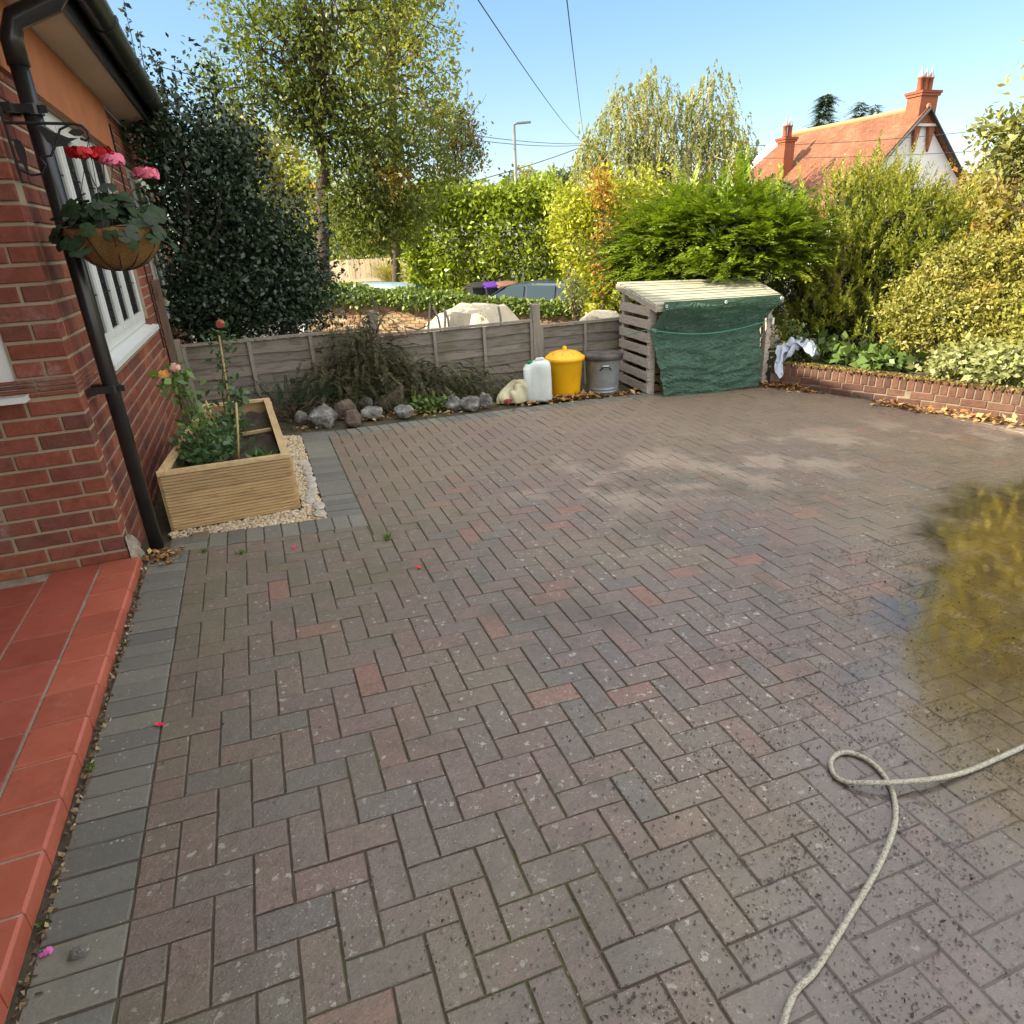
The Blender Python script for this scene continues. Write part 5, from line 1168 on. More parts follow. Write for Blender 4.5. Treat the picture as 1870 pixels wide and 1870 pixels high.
A_, B_ = at(600, 470, 26), at(765, 470, 25); e = unit((B_-A_)*np.array([1, 1, 0])); g = np.random.default_rng(162); L = np.linalg.norm((B_-A_)[:2]); mb = MB(); s = 0
while s < L: p = A_+e*(s+.05); mb.box((p[0], p[1]+g.normal()*.004, (-1.1+1.02)/2), (.096, .02, 2.12+g.normal()*.015), rz=math.atan2(e[1], e[0])); s += .1
FARF = woodmat('pale_fence_board', (.52, .42, .29), (.38, .29, .19), (20, 20, 2)); mb.build('boards', FARF, bf); mb = MB(); mb.bar((*(A_[:2]+e[:2]*0), .3), (*B_[:2], .3), .05, .08); mb.build('rail', FARF, bf)
t = plant('ornamental_grass', 'yellow tufted ornamental grass in front of the boarded fence', 'grass', at(715, 520, 24)); g = np.random.default_rng(163); c = at(715, 512, 24); n = 240
D = unit(rvec(n, g)*np.array([1, 1, .3])+np.array([0, 0, .8])); sprays('blades', leafmat('straw_blade', (.30, .28, .08), (.42, .36, .14)), np.tile(c, (n, 1))+g.normal(size=(n, 3))*.12, D, .9, 10, .22, .12, t, 164, .15, -.35)
# --- laurel hedge behind the cars
H0, H1 = at(752, 510, 20.5), at(1012, 510, 19.6)
hedge('laurel_hedge', 'tall laurel hedge, sunlit at its left end, behind the parked cars', H0, (H1[0]+.2, H1[1]+.3), 2.2, -1.2, 2.62, LAUR, 5200, .15, 171, .22, .5, 6, .13, rag=.3)
t = plant('golden_hedge', 'bright yellow green hedge between the blue car and the log store', 'hedge', (7.3, 12.5, -1.1))
foliage('leaves', LAURD, [blob(1085, 430, 15, 70, 90, 70), blob(1120, 400, 15, 70, 60, 70), blob(1085, 530, 15, 40, 60, 50), blob(1110, 530, 14.8, 60, 60, 60), blob(1180, 420, 15, 70, 90, 70), blob(1045, 390, 15, 40, 45, 40)], 2500, 8, .10, .1, .5, t, 181, .55, .6)
mb = MB(); g = np.random.default_rng(182)
for k in range(5): limb(mb, (7.3+g.normal()*.3, 12.5, -1.1), at(1060+k*22, 440, 15), .04, .01, g)
mb.build('stems', BARK, t)
t = plant('orange_shrub', 'narrow orange red autumn shrub growing up through the golden hedge', 'shrub', at(1100, 560, 14.1)); foliage('leaves', ORNG, [blob(1100, 350, 14.2, 20, 40, 20), blob(1108, 420, 14.15, 14, 50, 16), blob(1100, 480, 14.1, 16, 50, 16), blob(1097, 330, 14.2, 10, 18, 10)], 150, 6, .10, .085, .5, t, 185, .2, .6)
mb = MB(); mb.tube([at(1100, 620, 14.2), at(1104, 450, 14.2), at(1098, 330, 14.2)], [.03, .02, .008], 6); mb.build('stem', BARK, t)
# --- cypress over the log store
t = plant('cypress', 'spreading bright green cypress overhanging the log store', 'conifer', (6.4, 7.6, -.5)); g = np.random.default_rng(191)
bl = [blob(1220, 450, 9.9, 95, 55, 70), blob(1330, 440, 9.8, 110, 75, 75), blob(1270, 408, 10.2, 90, 35, 70), blob(1370, 418, 10.2, 80, 32, 60), blob(1170, 470, 9.9, 45, 35, 40), blob(1400, 470, 9.6, 60, 60, 50), blob(1330, 500, 9.5, 130, 30, 60), blob(1450, 445, 10.0, 45, 35, 40), blob(1240, 375, 10.4, 35, 18, 30, .5)]
kp = lambda P: (P[:, 2] > .84+.17*(P[:, 1]-5.08)) | (P[:, 1] > 6.25)
C, d = blob_points(bl, 2100, g, .72, .25); D = d*np.array([1, 1, .45])+.35*rvec(len(C), g)+np.array([-.45, -.25, -.02])
sprays('fronds', CYP, C, D, .46, 28, .11, .36, t, 192, .75, -.12, True, kp)
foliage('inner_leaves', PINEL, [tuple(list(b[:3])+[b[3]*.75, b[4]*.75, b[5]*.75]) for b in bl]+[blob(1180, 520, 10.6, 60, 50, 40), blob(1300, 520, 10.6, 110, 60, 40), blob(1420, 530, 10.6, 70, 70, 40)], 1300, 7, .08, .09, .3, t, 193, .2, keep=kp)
mb = MB(); roots(mb, (6.4, 7.6, -.4), C[C[:, 1] > 6.6], g, 40, .06, .01); mb.build('trunk', BARK, t)
# --- yew and the sunlit shrubs of the raised bed
t = plant('yew', 'tall upright yew with spiky lit tips right of the cypress', 'conifer', (8.6, 6.3, 0)); g = np.random.default_rng(201)
bl = [blob(1560, 420, 10.9, 90, 90, 70), blob(1650, 432, 10.8, 85, 72, 70), blob(1700, 425, 11, 45, 40, 45), blob(1600, 385, 11, 60, 45, 50), blob(1560, 540, 10.5, 120, 110, 70), blob(1680, 470, 10.6, 80, 80, 60), blob(1480, 540, 10.3, 60, 110, 55), blob(1500, 600, 10.0, 90, 60, 50), blob(1620, 600, 10.0, 80, 50, 50)]
kp = lambda P: np.array([x > wall_x(y)+.12 or y > 5.6 for x, y in P[:, :2]])
C, d = blob_points(bl, 1900, g, .66, .26); D = d*.6+.4*rvec(len(C), g)+np.array([-.1, -.12, .7])
sprays('shoots', YEW, C, D, .34, 26, .078, .34, t, 202, .8, .0, False, kp)
Ct = np.array([at(u, v, 10.9) for u, v in ((1610, 345), (1665, 350), (1670, 335), (1655, 360), (1580, 365), (1545, 380), (1520, 385), (1640, 365))]); Ct = np.repeat(Ct, 5, 0)+g.normal(size=(len(Ct)*5, 3))*.07
sprays('leading_shoots', YEW, Ct, np.tile([0, 0, 1.], (len(Ct), 1))+.25*rvec(len(Ct), g), .42, 36, .06, .3, t, 203, .9, 0, False)
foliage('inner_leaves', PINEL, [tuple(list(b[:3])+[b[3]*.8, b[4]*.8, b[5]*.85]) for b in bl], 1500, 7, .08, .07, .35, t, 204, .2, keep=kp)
mb = MB(); roots(mb, (8.7, 6.2, .0), C, g, 40, .05, .01); mb.build('trunk', BARK, t)
t = plant('golden_shrub', 'broad sunlit golden shrub spilling over the right end of the low wall', 'shrub', (9.0, 4.2, -.1)); g = np.random.default_rng(211)
kp2 = lambda P: np.array([x > wall_x(y)-.12 or z > gz(x, y)+.42 for x, y, z in P]) & (P[:, 2] > -.12)
bl = [blob(u, v, d, r*.86, r*.66, r*.7) for u, v, d, r in ((1740, 490, 9.8, 60), (1690, 530, 9.5, 52), (1650, 560, 9.3, 42), (1790, 470, 9.9, 55), (1840, 500, 9.8, 62), (1720, 585, 9.3, 55), (1790, 560, 9.5, 60), (1860, 580, 9.4, 62), (1670, 620, 9.2, 45), (1760, 640, 9.2, 50), (1830, 645, 9.1, 52), (1900, 640, 9.0, 60), (1920, 540, 9.6, 70), (1880, 460, 10.0, 55), (1640, 600, 9.2, 32), (1950, 600, 9.2, 70), (1950, 450, 10, 60))]
o, C = foliage('leaves', YSH, bl, 2900, 11, .038, .048, .5, t, 212, .8, .6, keep=kp2, lump=.28)
mb = MB(); roots(mb, (9.0, 4.2, -.1), C, g, 70, .03, .006); mb.build('stems', BARK, t)
def bush(name, label, bl, m, nc, per, cr, size, seed, base, asp=.5, inner=.4, kp=None, cat='shrub', lump=.25, group=None):
    t = plant(name, label, cat, base, group); g = np.random.default_rng(seed); o, C = foliage('leaves', m, bl, nc, per, cr, size, asp, t, seed+1, inner, .6, keep=kp, lump=lump); mb = MB()
    roots(mb, base, C, g, 14, .02, .005); mb.build('stems', BARK, t); return t
bush('lobed_leaf_plant', 'large leaved green plant along the top of the low wall under the yew', [blob(1560, 655, 9.1, 55, 22, 35), blob(1630, 665, 8.9, 45, 20, 30), blob(1505, 650, 9.2, 30, 18, 25)], LDK, 170, 4, .06, .12, 221, at(1575, 675, 9.1), .7, .2, kp2)
bush('pale_leaf_shrub', 'pale leaved bush at the foot of the golden shrub by the wall', [blob(1760, 665, 8.7, 70, 28, 40), blob(1850, 668, 8.5, 60, 32, 40)], leafmat('pale_leaf', (.20, .22, .08), (.34, .36, .15), trans=.25), 420, 6, .06, .07, 225, at(1800, 690, 8.7), .6, .3, kp2)
bush('small_evergreen', 'small upright green bush beside the blue plastic sheeting', [blob(1462, 635, 8.9, 26, 30, 22), blob(1445, 600, 8.9, 12, 22, 12)], leafmat('small_bush_leaf', (.07, .11, .03), (.14, .18, .05)), 110, 6, .04, .05, 227, at(1462, 665, 8.9), .5, .2)
bush('autumn_hedge', 'orange brown autumn hedge behind the golden shrub at the far right', [blob(1830, 350, 20, 75, 55, 50), blob(1790, 400, 16, 60, 65, 50), blob(1870, 400, 15, 70, 80, 60), blob(1940, 360, 16, 70, 90, 60)], leafmat('autumn_hedge_leaf', (.17, .16, .03), (.27, .23, .05), (.34, .17, .04), .48, .62, .6, trans=.3), 2300, 7, .13, .11, 231, at(1830, 560, 17), .5, .4)
bush('magnolia', 'tall loose leaved bush reaching in at the right edge above the golden shrub', [blob(1815, 240, 11.5, 28, 22, 20), blob(1850, 280, 11.5, 45, 35, 35), blob(1900, 250, 11.5, 60, 70, 50), blob(1840, 225, 11.5, 25, 15, 20), blob(1790, 250, 11.5, 10, 8, 8, .6), blob(1940, 330, 11.2, 60, 90, 50)], leafmat('magnolia_leaf', (.16, .18, .05), (.28, .28, .09), trans=.3), 420, 7, .09, .10, 235, at(1905, 560, 11.2), .45, .2)
# --- tall sunlit trees just past the right edge of the view (they mirror in the puddle)
tree('golden_tree', 'tall sunlit golden tree standing right of the view above the low wall', (11.6, 3.6, -.2), (11.6, 3.6, 2.6), .14, [(11.4, 3.9, 3.0, 1.5, 1.4, 2.0), (11.0, 2.3, 2.8, 1.3, 1.3, 2.2), (12.0, 4.5, 4.2, 1.5, 1.4, 1.5), (11.7, 3.7, 5.0, 1.5, 1.5, 1.6), (11.7, 2.4, 4.8, 1.4, 1.4, 1.5)], leafmat('golden_tree_leaf', (.42, .36, .03), (.58, .48, .05), trans=.35), 4200, 7, .13, .13, 241, .5, .3, 30)
bush('yellow_shrub', 'tall bright yellow autumn shrub just past the right edge of the view', [blob(2010, 420, 10, 90, 90, 80), blob(2080, 310, 10.2, 110, 100, 90), blob(2120, 190, 10.4, 110, 90, 90), blob(2030, 520, 9.7, 120, 80, 80), blob(2150, 430, 9.8, 120, 120, 90)], leafmat('yellow_shrub_leaf', (.48, .40, .03), (.62, .50, .05), trans=.35), 2600, 7, .08, .09, 245, at(2080, 640, 10), .55, .5, kp2)
# --- birch, far trees
t = plant('weeping_birch', 'tall weeping birch with pale yellow green hanging twigs', 'tree', at(1200, 430, 35)); g = np.random.default_rng(251)
bl = [blob(1170, 215, 35, 75, 85, 60), blob(1120, 270, 35, 60, 80, 50), blob(1240, 250, 35, 80, 90, 60), blob(1300, 190, 35, 40, 65, 35), blob(1320, 270, 35, 50, 80, 45), blob(1180, 330, 34.5, 120, 60, 80), blob(1190, 145, 35, 24, 24, 20, .7), blob(1355, 290, 35, 25, 55, 20, .5), blob(1080, 292, 34, 34, 52, 20, 1.6), blob(1062, 330, 31, 20, 40, 15, .5)]
C, d = blob_points(bl, 1700, g, .35, .2); D = np.array([0, 0, -1.])+.45*d*np.array([1, 1, 0])+.15*rvec(len(C), g)
sprays('crown', BIRCH, C, D, 1.15, 18, .17, .55, t, 252, .7, -.15, False)
mb = MB()
for (u, v) in ((1180, 140), (1240, 200), (1305, 140), (1120, 220)): limb(mb, at(1195+(u-1195)*.3, 440, 35), at(u, v, 35), .16, .03, g, 8, .02)
roots(mb, at(1200, 330, 35), C, g, 30, .05, .01); mb.build('trunk', plain('birch_bark', (.5, .48, .44), (.2, .18, .16), 6, .8), t)
def fartree(label, u, v, d, ru, rv, m, seed, n=320, size=.4, cone=False):
    b = at(u, v+rv*1.2, d); t = plant('far_tree', label, 'tree', b, 'trees in the distance'); g = np.random.default_rng(seed)
    if cone:
        dep = float((at(u, v, d)-CAM)@CF)/FPX; C = []; D = []
        for k in range(n): h = g.uniform(0, 1)**.8; r = ru*(1-h)*dep*g.uniform(.1, .8)*(.65+.35*math.cos(h*42)); a = g.uniform(0, 6.28); C.append(at(u, v+rv, d)+np.array([r*math.cos(a), r*math.sin(a), h*2*rv*dep])); D.append((math.cos(a), math.sin(a), -.25))
        sprays('crown', m, np.array(C), np.array(D), .8, 12, .34, .3, t, seed, .6, -.1)
    else: foliage('crown', m, [blob(u, v, d, ru, rv, ru), blob(u-ru*.5, v+rv*.3, d, ru*.6, rv*.8, ru*.6), blob(u+ru*.6, v+rv*.2, d, ru*.5, rv*.7, ru*.5)], n, 8, size*1.3, size, .6, t, seed, .3)
    mb = MB(); mb.tube([at(u, v+rv*2.2, d), at(u, v-rv*.6, d)], [.2, .05], 6); mb.build('trunk', BARK, t)
fartree('dark conifer behind the ridge of the white house', 1495, 240, 62, 42, 52, PINEL, 261, 420, .4, True)
fartree('small dark pine top peeping over the middle of the ridge', 1562, 232, 66, 20, 36, PINEL, 262, 120, .4, True)
fartree('smallest pine top nearest the big chimney', 1588, 232, 68, 15, 32, PINEL, 263, 90, .4, True)
fartree('rounded green tree between the birch and the left chimney', 1385, 320, 58, 25, 32, FARL, 264, 260)
fartree('low hazy green tree left of the weeping birch', 1030, 345, 60, 32, 22, FARL, 265, 260)
fartree('small green tree beside the distant second lamp', 945, 345, 70, 20, 22, FARL, 266, 160)
fartree('thin yellowish tree right of the tall street lamp', 965, 335, 66, 10, 20, BIRCH, 267, 110)
fartree('broad distant tree behind the laurel hedge', 900, 372, 60, 60, 22, FARL, 268, 300)
fartree('wide green tree filling the gap behind the holly', 470, 400, 45, 90, 60, FARL, 269, 420)
fartree('green tree behind the cypress', 1410, 372, 30, 40, 30, FARL, 270, 240, .22)
fartree('bushy tree behind the birch', 1250, 390, 45, 150, 40, FARL, 271, 700)

# ------------------------------------------------------------------ street: wall, ivy, cars, bins
W0, W1_ = at(560, 548, 17.6), at(1150, 572, 14.6); STB = brickmat('yellow_stock_brick', [(0, (.33, .22, .12)), (.4, (.42, .30, .17)), (.7, (.30, .20, .12)), (1, (.40, .22, .12))], stain=(.25, .19, .12))
bw = thing('boundary_wall', 'honeycomb yellow stock brick wall topped with ivy across the neighbouring plot', 'wall', (*((W0+W1_)/2)[:2], -1.1)); e3 = (W1_-W0)*np.array([1, 1, 0]); LW = np.linalg.norm(e3); e3 /= LW; n3 = np.array([e3[1], -e3[0], 0]); g = np.random.default_rng(301)
mb = MB(); k = 0; hz_ = lambda s: .30-.42*s/LW; z = -1.15
while z < .35:
    s = -(.115 if k % 2 else 0)
    while s < LW:
        if z+.075 < hz_(s)+.06 and not (k in (13, 11) and int(s/.23) % 3 == (0 if k == 13 else 1)):
            p = W0+e3*(s+.115); mb.bevbox((p[0], p[1], z+.0375), e3, np.array([0, 0, 1.]), n3, .216, .064, .09, .004)
        s += .23
    z += .075; k += 1
mb.build('brickwork', STB, bw)
mb = MB(); a = W0-n3*.085; b = W1_-n3*.085
for o0 in (0,): mb.add([(*(a+n3*.07)[:2], -1.2), (*(b+n3*.07)[:2], -1.2), (*(b+n3*.07)[:2], hz_(LW)-.02), (*(a+n3*.07)[:2], hz_(0)-.02), (*(a-n3*.1)[:2], -1.2), (*(b-n3*.1)[:2], -1.2), (*(b-n3*.1)[:2], hz_(LW)-.02), (*(a-n3*.1)[:2], hz_(0)-.02)], [(0, 1, 2, 3), (7, 6, 5, 4), (3, 2, 6, 7), (0, 3, 7, 4), (1, 5, 6, 2)])
mb.build('mortar', plain('buff_mortar', (.42, .35, .25), (.3, .25, .18), 10, .9), bw)
t = plant('ivy', 'ivy spreading along the top of the yellow brick wall', 'ivy', (*((W0+W1_)/2)[:2], .2)); g = np.random.default_rng(303); n = 7500; s = g.uniform(-.3, LW*.96, n); fade = np.clip(1-s/LW, .15, 1); th = .10+.24*fade*(1+.3*np.sin(s*2.3)+.25*np.sin(s*5.1)); a = g.uniform(0, 6.28, n); r = np.sqrt(g.uniform(.3, 1, n))
P = W0[None]*np.array([1, 1, 0])+e3*s[:, None]+n3*((.02+np.cos(a)*r*th*.9))[:, None]; P[:, 2] = hz_(s)+.04+.2*fade+np.sin(a)*r*th*.8; d = np.stack([n3[0]*np.cos(a), n3[1]*np.cos(a), np.sin(a)], 1); A, B = leaf_dirs(n, d, g, .085, .85, .5); leafmesh('leaves', P, A, B, IVY, t)
mb = MB()
for k in range(50): s0 = g.uniform(0, LW); p = W0*np.array([1, 1, 0])+e3*s0+n3*.02; mb.tube([p+np.array([0, 0, hz_(s0)+.02]), p+e3*g.normal()*.2+np.array([0, 0, hz_(s0)-.1]), p+e3*g.normal()*.4+np.array([0, 0, hz_(s0)-.22])], .006, 5)
mb.build('stems', TWIG, t)
v0 = at(840, 540, 19.3); v1 = at(960, 540, 19.1); _v = MB(); _v.bar((v0[0]-.3, v0[1]+.1, -.9), (v1[0]+.3, v1[1]+.1, -.9), 1.6, .24); kind(_v.build('grass_verge', plain('verge_grass', (.07, .10, .03), (.04, .06, .02), 9, .95)))
def paint(name, c):
    m = plain(name, c, tuple(x*.9 for x in c), 2, .3, 0, spec=.5); m.node_tree.nodes['Principled BSDF'].inputs['Coat Weight'].default_value = .6; return m
RUB = plain('tyre_rubber', (.02, .02, .02), None, 8, .85); RIM = plain('alloy_rim', (.4, .41, .42), None, 8, .35, 0, metal=.7); CGL = glass('car_glass', (.03, .05, .065), .06); CGL.node_tree.nodes['Principled BSDF'].inputs['IOR'].default_value = 1.45; CGL.node_tree.nodes['Principled BSDF'].inputs['Specular IOR Level'].default_value = .35; TRIM = plain('car_trim', (.02, .02, .022), None, 9, .6, 0)
def car(label, pos, ang, col, sc=1.0, rails=False):
    'hatchback facing -x in local space'
    t = thing('parked_car', label, 'car', tuple(pos)); t.rotation_euler = (0, 0, ang)
    X = lambda x, y, z: (x*sc, y*sc, z*sc)
    # body side profile (x, z): lower body then glasshouse
    low = [(-2.05, .32), (-2.08, .55), (-2.0, .72), (-1.75, .82), (-1.05, .95), (1.5, 1.0), (1.98, .98), (2.06, .75), (2.05, .38), (1.9, .25), (-1.9, .22)]
    def loft(prof, hw, name, m, crown=.0, par=t, smooth=True):
        mb = MB(); ny = 10; vs = []
        for j in range(ny+1):
            y = -1+2*j/ny; q = 1-abs(y)**6*.06
            for x, z in prof: w = hw(x, z); vs.append(X(x*q if abs(x) > 1.5 else x, y*w, z-(crown*abs(y)**3 if z > 1.2 else 0)-.04*abs(y)**8))
        k = len(prof); mb.add(vs, [(j*k+i, j*k+(i+1) % k, (j+1)*k+(i+1) % k, (j+1)*k+i) for j in range(ny) for i in range(k)]+[tuple(range(k-1, -1, -1)), tuple(ny*k+i for i in range(k))])
        me = bpy.data.meshes.new(name); me.from_pydata(mb.v, [], mb.f); me.update(); return link(name, me, m, par, False)
    hw = lambda x, z: .86+.02*(z < .8)-.05*(abs(x) > 1.9)
    loft(low, hw, 'body', col)
    roof = [(-1.12, .96), (-.45, 1.36), (-.25, 1.43), (.3, 1.47), (1.1, 1.44), (1.5, 1.36), (1.85, 1.0)]
    gh = lambda x, z: .84-.20*max(0, (z-.95)/.5)
    body = loft(roof+[(1.6, .94), (-1.0, .94)], gh, 'cabin', col, .05)
    def quad(pts, name, off):
        mb = MB(); c = np.mean(pts, 0); vs = [X(*p) for p in pts]; mb.add(vs+[X(p[0]-off[0]*.03, p[1]-off[1]*.03, p[2]-off[2]*.03) for p in pts], [tuple(range(len(pts)))]+[(i, len(pts)+i, len(pts)+(i+1) % len(pts), (i+1) % len(pts)) for i in range(len(pts))])
        me = bpy.data.meshes.new(name); me.from_pydata(mb.v, [], mb.f); me.update(); return link(name, me, CGL, t)
    for s in (-1, 1):
        yy = lambda z: s*(gh(0, z)+.012-.0)
        quad([(-.92, yy(1.0), 1.0), (.12, yy(1.0), 1.0), (.12, yy(1.40), 1.395), (-.22, yy(1.38), 1.375), (-.5, yy(1.28), 1.265)], 'side_window', (0, s, 0))
        quad([(.2, yy(1.0), 1.0), (.95, yy(1.0), 1.0), (.95, yy(1.36), 1.375), (.2, yy(1.40), 1.395)], 'side_window', (0, s, 0))
        quad([(1.03, yy(1.02), 1.02), (1.5, yy(1.04), 1.04), (1.42, yy(1.28), 1.28), (1.03, yy(1.36), 1.365)], 'side_window', (0, s, 0))
        mb = MB(); mb.rock(X(-.78, s*.93, 1.02), (.09*sc, .1*sc, .09*sc), 7, .8, .1); me = bpy.data.meshes.new('wing_mirror'); me.from_pydata(mb.v, [], mb.f); link('wing_mirror', me, TRIM, t, True)
        for x in (-1.35, 1.3):
            mb = MB()
            def wheel(prof, nm, m, par):
                n_ = 24; mbw = MB(); mbw.lathe((0, 0, 0), prof, n_); me = bpy.data.meshes.new(nm); me.from_pydata([X(x+a*1, s*(.74+c), .31+b) for a, b, c in mbw.v], [], mbw.f); return link(nm, me, m, par, True)
            wh = wheel([(.2, -.0), (.3, .0), (.31, .03), (.31, .14), (.3, .16), (.2, .16)], 'wheel', RUB, t); wheel([(.01, .135), (.05, .15), (.19, .14), (.205, .162)], 'rim', RIM, wh)
    quad([(-1.13, -.66, .985), (-1.13, .66, .985), (-.48, .58, 1.375), (-.48, -.58, 1.375)], 'windscreen', (-.5, 0, .8)); quad([(1.86, -.62, 1.03), (1.86, .62, 1.03), (1.55, .55, 1.36), (1.55, -.55, 1.36)], 'rear_window', (.8, 0, .5))
    for s in (-1, 1):
        mb = MB(); mb.rock(X(-1.98, s*.62, .68), (.12*sc, .2*sc, .09*sc), 5, .8, .05); me = bpy.data.meshes.new('headlight'); me.from_pydata(mb.v, [], mb.f); link('headlight', me, CGL, t, True)
    return t
RA = math.atan2(e3[1], e3[0])
pc = at(985, 560, 18.4); car('dark blue grey hatchback parked nose left in front of the laurel hedge', (pc[0]-.25, pc[1]+.2, -1.04), RA, paint('blue_grey_paint', (.035, .05, .07)), 1.0)
pc = at(712, 540, 19.2); car('pale blue car parked behind the ivy, only its roof showing', (pc[0]-.75, pc[1]+.2, -.90), RA, paint('pale_blue_paint', (.28, .40, .48)), 1.0)
def wheelie(label, u, d, body, lid):
    p = at(u, 540, d); ZB = .32; t = thing('wheelie_bin', label, 'bin', (p[0], p[1], -1.1+ZB), 'wheelie bins by the hedge'); mb = MB(); vs = []
    for z, s in ((-1.0+ZB, .8), (-.05+ZB, 1.0)):
        for a, b in ((-1, -1), (1, -1), (1, 1), (-1, 1)): vs.append((p[0]+a*.29*s, p[1]+b*.33*s, z))
    mb.add(vs, [(3, 2, 1, 0), (4, 5, 6, 7)]+[(i, (i+1) % 4, 4+(i+1) % 4, 4+i) for i in range(4)]); mb.build('body', body, t)
    mb = MB(); mb.grid(lambda s, q: (p[0]-.32+.64*s, p[1]-.38+.74*q, ZB-.045+.10*math.sin(math.pi*q)**.6*math.sin(math.pi*min(max(s, .02), .98))**.25+.05*q), 12, 10); mb.box((p[0], p[1]-.0, ZB-.045), (.64, .74, .04)); mb.build('lid', lid, t)
    for s in (-1, 1): mb = MB(); mb.tube([(p[0]+s*.24, p[1]+.3, ZB-1.0), (p[0]+s*.30, p[1]+.3, ZB-1.0)], .1, 14); mb.build('wheel', RUB, t)
BINB = plain('black_bin', (.03, .03, .032), rough=.5); BINP = plain('purple_lid', (.10, .03, .28), rough=.45); BINR = plain('brown_lid', (.22, .11, .08), rough=.5)
wheelie('black lidded wheelie bin, leftmost by the hedge', 876, 19.4, BINB, BINB); wheelie('purple lidded wheelie bin in the middle of the row by the hedge', 901, 19.3, BINB, BINP); wheelie('brown lidded wheelie bin next to the car windscreen', 925, 19.2, BINB, BINR)
# covered car
CLOTH = Mt('cream_canvas'); CLOTH.set(Base_Color=CLOTH.ramp(CLOTH.noise(4, 5), [(.3, (.50, .44, .32)), (.7, (.60, .54, .42))]), Roughness=.8); CLOTH.bump(CLOTH.noise(9, 5, .6, CLOTH.mapv((3, 1, .6)), 1.0), .8, .05); CLOTH = CLOTH.m
def cover(label, a, b, wd, ztop, z0, sd, name='car_cover'):
    a, b = np.array(a), np.array(b); e = unit(b-a); L = np.linalg.norm(b-a); nn_ = np.array([-e[1], e[0]])
    prof = [(0, .42), (.08, .55), (.3, .68), (.42, .92), (.55, 1.0), (.78, .98), (.92, .8), (1, .5)]
    def fn(s, q):
        h = lerp_path(prof, s, True)[0]*(ztop-z0); y = (q-.5)*2; k = abs(y); p = a+e*L*s; wv = .035*math.sin(s*40+6*k)*k*k+.02*math.sin(s*71+3*y)*k
        if k < .7: z = z0+h*(1-.05*(k/.7)**2); w_ = wd*.5*k/.7*.86
        else: f = (k-.7)/.3; z = z0+h*.95*(1-f)+.02; w_ = wd*.5*(.86+.14*f**.5)+wv
        pp = p+nn_*w_*(1 if y > 0 else -1); return (pp[0], pp[1], z+.012*math.sin(s*25+y*9))
    mb = MB(); mb.grid(fn, 70, 40); return tag(mb.build(name, CLOTH, None, True), label, 'car cover')
c0, c1 = at(735, 640, 12.4), at(935, 640, 11.6); cover('cream canvas cover draped over a car behind the fence', c0[:2]-.1*unit(c1-c0)[:2], c1[:2]+.2*unit(c1-c0)[:2], 1.5, .52, -1.1, 1)
c0, c1 = at(1005, 640, 12.6), at(1150, 640, 12.4); cover('white cover on a low trailer behind the right fence panel', c0[:2], c1[:2], 1.1, .24, -1.1, 2)
mb = MB(); g = np.random.default_rng(311)
for (u0, v0, u1, v1) in ((780, 610, 785, 555), (808, 600, 790, 560), (812, 600, 812, 565), (822, 598, 812, 566), (916, 598, 910, 560)): mb = MB(); mb.tube([at(u0, v0+20, 8.2), at((u0+u1)/2+1, (v0+v1)/2, 8.2), at(u1, v1, 8.2)], [.016, .014, .011], 6); tag(mb.build('stake', WOODV), 'thin weathered stake standing just behind the fence', 'stake', 'stakes behind the fence')
mb = MB(); mb.prism([(.95, 7.3), (1.05, 7.3), (1.05, 7.4), (.95, 7.4)], -.9, 1.05, .008); tag(mb.build('wooden_post', plain('dark_red_wood', (.10, .045, .035), None, 9)), 'dark reddish post between the holly and the yellow brick wall', 'post')
bush('trailing_willow', 'drooping light green bush hiding the rear of the blue car', [blob(1058, 540, 13.2, 20, 26, 18), blob(1045, 520, 13.2, 10, 18, 10)], leafmat('willow_leaf', (.12, .15, .05), (.2, .22, .08)), 90, 6, .05, .1, 315, at(1055, 600, 13.2), .25, .2)
# ------------------------------------------------------------------ lamps, pole, wires
STEEL = plain('lamp_steel', (.20, .22, .23), (.15, .17, .18), 4, .5, 0, metal=.3)
def lamp(label, u, vt, d, h=None, arm=.42):
    p = at(u, vt, d); t = thing('street_lamp', label, 'street lamp', (p[0], p[1], -1.15)); mb = MB(); mb.tube([(p[0], p[1], -1.15), (p[0], p[1], .6), (p[0], p[1], p[2]-.02)], [.09, .075, .06], 12); mb.build('column', STEEL, t, True)
    q = p+CR*arm; mb = MB(); mb.tube([p, p+CR*.1+np.array([0, 0, .04]), q+np.array([0, 0, .07])], .03, 8); mb.build('arm', STEEL, t)
    mb = MB(); mb.bar(p+CR*.12+np.array([0, 0, .05]), q+CR*.22+np.array([0, 0, .09]), .2, .055); mb.build('lantern', STEEL, t)
lamp('tall grey street lamp above the laurel hedge', 938, 228, 28); lamp('smaller distant street lamp right of the tall one', 965, 318, 52, arm=.3)
PP = at(1074, 250, 36.5); mb = MB(); mb.tube([(PP[0], PP[1], -1.2), (PP[0], PP[1], 2), (PP[0], PP[1], PP[2])], [.10, .085, .075], 12); tp_ = thing('telegraph_pole', 'wooden telegraph pole half hidden by the birch', 'pole', (PP[0], PP[1], -1.2)); mb.build('pole', BARK, tp_, True)
mb = MB(); mb.box((PP[0], PP[1], PP[2]-.2), (.22, .22, .12), rz=.4); mb.build('insulator_block', BARK, tp_)
WIRE = plain('black_wire', (.03, .032, .035), None, 5, .6, 0)
def wire(label, a, b, sag, r=.012):
    a, b = np.array(a), np.array(b); mb = MB(); mb.tube([a+(b-a)*t+np.array([0, 0, -sag*4*t*(1-t)]) for t in np.linspace(0, 1, 25)], r, 5); tag(mb.build('overhead_wire', WIRE), label, 'wire', 'overhead wires')
